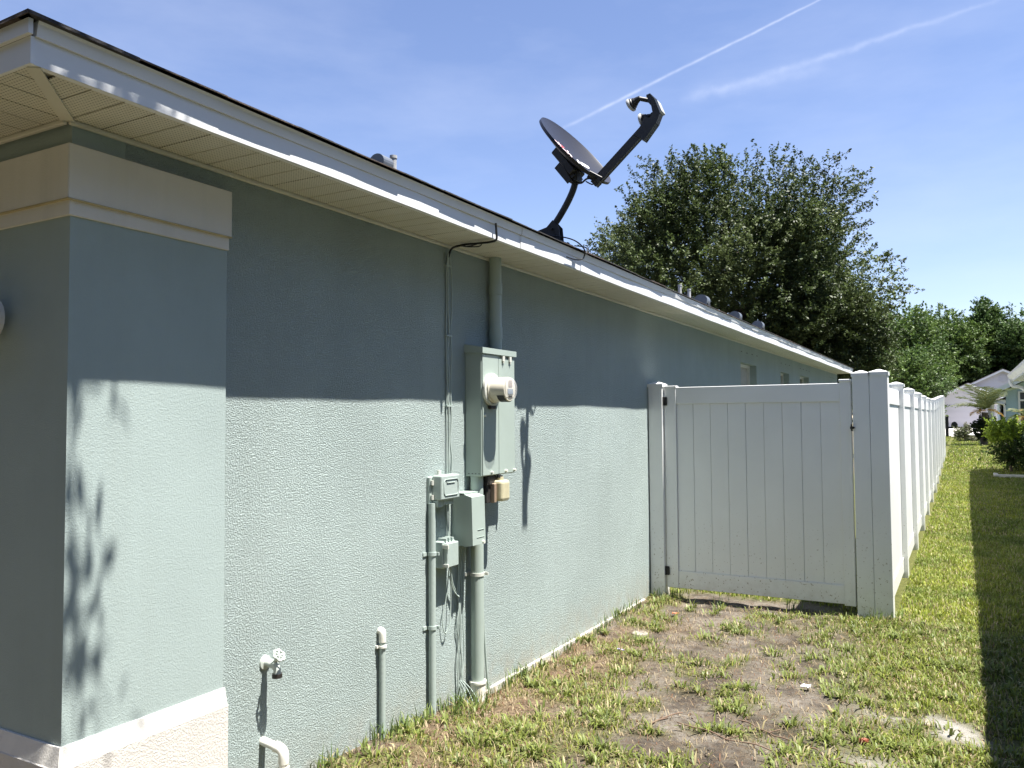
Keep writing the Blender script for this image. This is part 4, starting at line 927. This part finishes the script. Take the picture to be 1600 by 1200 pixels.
wb.box(wx0-.08, wx1, 43.95, 43.999, 2.62, 2.68).box(wx0-.08, wx0, 43.95, 43.999, .75, 2.62).box(wx1-.06, wx1, 43.95, 43.999, .75, 2.62).box(wx0, wx1-.06, 43.95, 43.999, 2.22, 2.30).box(wx0, wx1-.06, 43.95, 43.999, .75, .82)
ww_ = wb.build('window', m_white, h2)
MB().box(wx0, wx1-.06, 43.985, 43.995, 2.30, 2.62).build('pane', m_glass, ww_); MB().box(wx0, wx1-.06, 43.985, 43.995, .82, 2.22).build('pane', m_glass, ww_)

# nearest neighbour house whose roof shades the lawn
nh = thing('neighbour_house', (6, 10, 0), 'near neighbour house, only its white eave corner shows at the right edge', 'house')
MB().box(3.82, 12, -8, 23.0, -.3, 2.40).build('wall', m_h2, nh)
MB().box(3.52, 3.82, -8.3, 23.3, 2.40, 2.42).build('soffit', m_soffit_plain, nh)
MB().box(3.49, 3.52, -8.3, 23.33, 2.39, 2.56).build('fascia', m_fascia, nh)
MB().box(3.82, 12, 23.0, 23.3, 2.40, 2.42).build('soffit', m_soffit_plain, nh)
MB().box(3.52, 12.5, 23.30, 23.33, 2.39, 2.56).build('fascia', m_fascia, nh)
b = MB(); x0, x1, ya, yb = 3.455, 12.5, -8.4, 23.4; dy = (x1-x0)/2
vs = [b.bm.verts.new(p) for p in ((x0, ya, 2.57), (x1, ya, 2.57), (x1, yb, 2.57), (x0, yb, 2.57), ((x0+x1)/2, ya+dy, 2.57+.4*dy), ((x0+x1)/2, yb-dy, 2.57+.4*dy))]
for f in ((0, 1, 4), (1, 2, 5, 4), (2, 3, 5), (3, 0, 4, 5), (3, 2, 1, 0)): b.bm.faces.new([vs[i] for i in f])
b.build('roof', m_shingle, nh)
MB().prism([(3.41, 2.50), (3.488, 2.42), (3.488, 2.55), (3.40, 2.55)], -8.3, 23.3).build('gutter', m_fascia, nh)
MB().tube(bend([(3.46, 23.1, 2.46), (3.46, 23.1, 2.36), (3.52, 23.1, 2.27), (3.66, 23.08, 2.24), (3.78, 23.06, 2.14)], 5) + [Vector((3.78, 23.06, .1))], .045, 10).build('downspout', m_white, nh)

# ------------------------------------------------------------------ bush, shrub, palm, kerb
zb = float(hgt(3.4, 23))
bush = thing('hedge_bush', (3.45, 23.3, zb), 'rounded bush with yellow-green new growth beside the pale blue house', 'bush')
limbs('stems', (3.45, 23.5, zb-.05), (3.5, 23.5, zb+.8), .04, 12, .55, bush, 8)
crown('foliage', (3.55, 23.6, zb+.62), (.78, .8, .66), 620, 26, .05, [(.05, .085, .02), (.04, .07, .018)], bush, 26, .16, -.7, 21, .4)
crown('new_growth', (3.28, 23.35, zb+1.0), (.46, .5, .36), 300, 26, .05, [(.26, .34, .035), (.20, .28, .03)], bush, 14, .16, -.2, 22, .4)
b2 = thing('hedge_bush', (4.35, 24.6, zb), 'darker bush half cut off by the right edge of the picture', 'bush')
limbs('stems', (4.35, 24.6, zb-.05), (4.35, 24.6, zb+.8), .04, 8, .5, b2, 9)
crown('foliage', (4.3, 24.6, zb+.6), (.8, .8, .75), 460, 22, .055, [(.045, .075, .02), (.06, .10, .02)], b2, 20, .16, -.7, 23, .4)
zs = float(hgt(2.42, 43))
sh = thing('small_shrub', (2.42, 43, zs), 'small grey-green shrub on the lawn in front of the driveway', 'shrub')
limbs('stems', (2.42, 43, zs-.05), (2.42, 43, zs+.4), .03, 8, .35, sh, 10)
crown('foliage', (2.42, 43, zs+.36), (.52, .5, .42), 170, 20, .07, [(.20, .20, .13), (.14, .16, .08)], sh, 12, .2, -.6, 24, .4)
# palm: trunk wrapped in creeper, arching fronds
px0, py0 = 3.12, 38.0; zp = float(hgt(px0, py0))
palm = thing('palm_tree', (px0, py0, zp), 'small palm with arching fronds and a creeper-covered trunk before the garage', 'palm tree')
MB().tube(bend([(px0, py0, zp-.1), (px0+.02, py0, zp+.6), (px0+.08, py0, zp+1.35)], 4), [.16, .15, .14, .13, .13, .12, .12, .12, .12], 12).build('trunk', m_bark, palm)
crown('creeper', (px0-.02, py0, zp+.62), (.36, .4, .72), 260, 18, .09, [(.02, .035, .012), (.03, .05, .016)], palm, 12, .16, -.9, 25, .3)
def frond(base, az, el0, L, droop, mat_cols, rs, nl=26):
    base = np.array(base); d = np.array([math.cos(az), math.sin(az), 0.0]); pts = []; p = base.copy(); a = el0; step = L/14
    for i in range(15): pts.append(p.copy()); p = p+step*(d*math.cos(a)+np.array([0, 0, math.sin(a)])); a -= droop/14
    V = []; Fq = []; C_ = []
    side = np.array([-d[1], d[0], 0])
    for i in range(1, nl):
        t = i/nl; f = t*14; k = min(int(f), 13); q = pts[k]+(pts[k+1]-pts[k])*(f-k); tg = (pts[k+1]-pts[k]); tg /= np.linalg.norm(tg)
        for s in (-1, 1):
            l = L*.30*math.sin(math.pi*min(1, .15+t*.85))+.05; dr = side*s*.75+tg*.55+np.array([0, 0, .02+rs.uniform(-.25, .25)]); dr /= np.linalg.norm(dr)
            wv = tg*.011*L; j = len(V); V += [q-wv, q+wv, q+dr*l*.6+wv*.7, q+dr*l+np.array([0, 0, -.03])]; Fq.append([j, j+1, j+2, j+3]); c0 = mat_cols[rs.randrange(len(mat_cols))]; C_ += [c0]*4
    for k in range(14):
        j = len(V); V += [pts[k]-side*.012, pts[k]+side*.012, pts[k+1]+side*.01, pts[k+1]-side*.01]; Fq.append([j, j+1, j+2, j+3]); C_ += [(.14, .15, .05)]*4
    return V, Fq, C_
rs = random.Random(5); gcols = [(.10, .12, .05), (.13, .15, .06), (.08, .11, .045)]; ycols = [(.36, .20, .05), (.28, .18, .05), (.30, .24, .08)]
for k in range(17):
    a = 2*math.pi*k/17*1.0+rs.uniform(-.15, .15); lowf = k % 5 == 0
    V, Fq, C_ = frond((px0+.08, py0, zp+1.45), a, rs.uniform(-.1, .2) if lowf else rs.uniform(.35, 1.35), rs.uniform(.6, .8) if lowf else rs.uniform(1.2, 1.65), rs.uniform(.6, 1.2), ycols if lowf else gcols, rs)
    pymesh('frond', V, Fq, m_leaf, np.array(C_), parent=palm, loc=tuple(wloc(palm)))
kz = float(hgt(3.3, 22.0))
kb = MB().box(3.02, 3.75, 22.05, 22.17, kz-.1, kz+.07, .01).box(3.02, 3.12, 22.17, 22.9, kz-.1, kz+.06, .01).build('bed_border', m_conc, None); tag(kb, 'pale concrete border edging the bed in front of the yellow-green bush', 'border')
o = MB().box(3.12, 5.2, 22.17, 25.5, kz-.1, kz+.02).build('mulch_bed', simple('mulch', (.09, .055, .035), .95, .4, 30, .02, 40), None); o['kind'] = 'structure'
zq = 0.0
zp2 = float(hgt(4.9, 40)); pm = thing('palm_seedling', (4.75, 40, zp2), 'young palm fronds poking in from the right edge before the blue house', 'palm')
for k in range(12):
    V, Fq, C_ = frond((4.75, 40, zp2+1.15), 2*math.pi*k/12, rs.uniform(.2, 1.0), .85, 1.2, gcols if k % 4 else ycols, rs); pymesh('frond', V, Fq, m_leaf, np.array(C_), parent=pm, loc=tuple(wloc(pm)))
MB().tube([(4.75, 40, zp2-.1), (4.75, 40, zp2+1.18)], .09, 10).build('trunk', m_bark, pm)

# ------------------------------------------------------------------ tree beside the camera whose twigs dapple the corner
yt = thing('yard_tree', (1.6, -2.6, 0), 'leafy yard tree behind the camera whose leaves dapple the corner pilaster', 'tree')
b = MB(); b.tube(bend([(1.6, -2.6, -.2), (1.55, -2.5, 1.6), (1.6, -2.1, 3.2), (1.5, -1.2, 4.4), (1.3, -.2, 5.0)], 5), list(np.linspace(.11, .03, 21)), 10)
tw = []
rs = random.Random(21)
A_ = Vector((1.3, -.2, 5.0)); B_ = Vector((1.2, 1.75, 4.95))
b.tube([A_, A_.lerp(B_, .5)+Vector((0, 0, .08)), B_], [.02, .014, .005], 6)
ends_ = [(1.25, 1.62, 4.3), (1.1, 1.72, 4.1), (1.2, 1.8, 3.9), (1.3, 1.66, 3.75), (1.15, 1.58, 4.65), (1.35, 1.60, 5.0), (1.2, 1.70, 5.15), (1.2, 1.9, 5.0), (1.15, 2.0, 5.1), (1.3, 1.45, 4.9), (1.2, 1.5, 5.3), (1.25, 1.4, 5.2), (1.2, 1.3, 5.05), (1.05, 1.64, 3.6), (1.2, 1.55, 4.45), (1.15, 1.66, 4.05), (1.1, 1.56, 3.9), (1.2, 1.60, 3.35), (1.0, 1.66, 3.2)]
for k, e in enumerate(ends_):
    e = Vector(e); s_ = A_.lerp(B_, .55+.4*rs.random()); b.tube([s_, s_.lerp(e, .5)+Vector((.02, 0, .05)), e], [.006, .004, .002], 5); tw.append((s_.lerp(e, .45), e+(e-s_)*.08))
b.build('trunk', m_bark, yt)
C = []
for s_, e in tw:
    for _ in range(20):
        t = rs.random(); C.append(np.array(s_.lerp(e, t))+np.array([rs.gauss(0, .042) for _ in range(3)]))
C = np.array(C); V, Fq = leafquads(C, .06, .3, .45); pymesh('leaves', V, Fq, m_leaf, np.tile((.06, .09, .03), (len(V), 1)), parent=yt, loc=tuple(wloc(yt)))
crown('crown', (.9, -3.2, 4.2), (3.2, 1.9, 2.4), 2600, 22, .13, [(.06, .09, .03)], yt, 24, .35, -.9, 31)  # crown enlarged out of view to keep sky light off the front wall
sg = thing('street_hedge', (-1.5, -2.6, 0), 'tall dark hedge in the front yard behind the camera', 'hedge')  # unseen hedge, added to darken the shaded front wall
limbs('stems', (-1.5, -2.6, -.1), (-1.5, -2.6, 1.6), .06, 8, .7, sg, 14)
crown('foliage', (-1.8, -2.8, 1.5), (2.6, .8, 1.7), 1500, 22, .12, [(.045, .07, .025)], sg, 26, .3, -.9, 32)

LB = ['tree outside the picture level with the camera beyond the neighbour house', 'tree outside the picture level with the gate beyond the neighbour house', 'tree outside the picture at the street corner of the neighbour house', 'tree outside the picture level with the rear of the neighbour house', 'street tree right behind the camera to the right, outside the picture', 'street tree straight behind the camera, outside the picture', 'street tree in front of the garage side, outside the picture', 'street tree farthest left in front of the house, outside the picture']
for i, (x, y, h, r) in enumerate([(17, 2, 13, 5.5), (18, 13, 14, 6), (17, -9, 13, 6), (19, 24, 13, 6), (8, -14, 12, 5.5), (-1, -13, 12, 6), (-11, -11, 12, 6), (-20, -6, 12, 6)]):  # unseen trees added to block low sky light and deepen the shade
    t = thing('shade_tree', (x, y, 0), LB[i], 'tree', 'trees outside the picture beyond the neighbour' if i < 4 else 'street trees outside the picture')
    limbs('trunk', (x, y, -.2), (x, y, h*.6), .26, 8, r*.5, t, 130+i)
    crown('crown', (x, y, h*.55), (r, r, h*.47), 900, 16, .42, [(.05, .075, .025), (.06, .09, .03)], t, 26, 1.0, -.95, 150+i, .3)

o = MB().box(-9, -.02, .35, 1.46, -.2, .05).build('front_bed', m_bark, None); o['kind'] = 'structure'  # unseen dark slab added to cut light bouncing onto the front wall
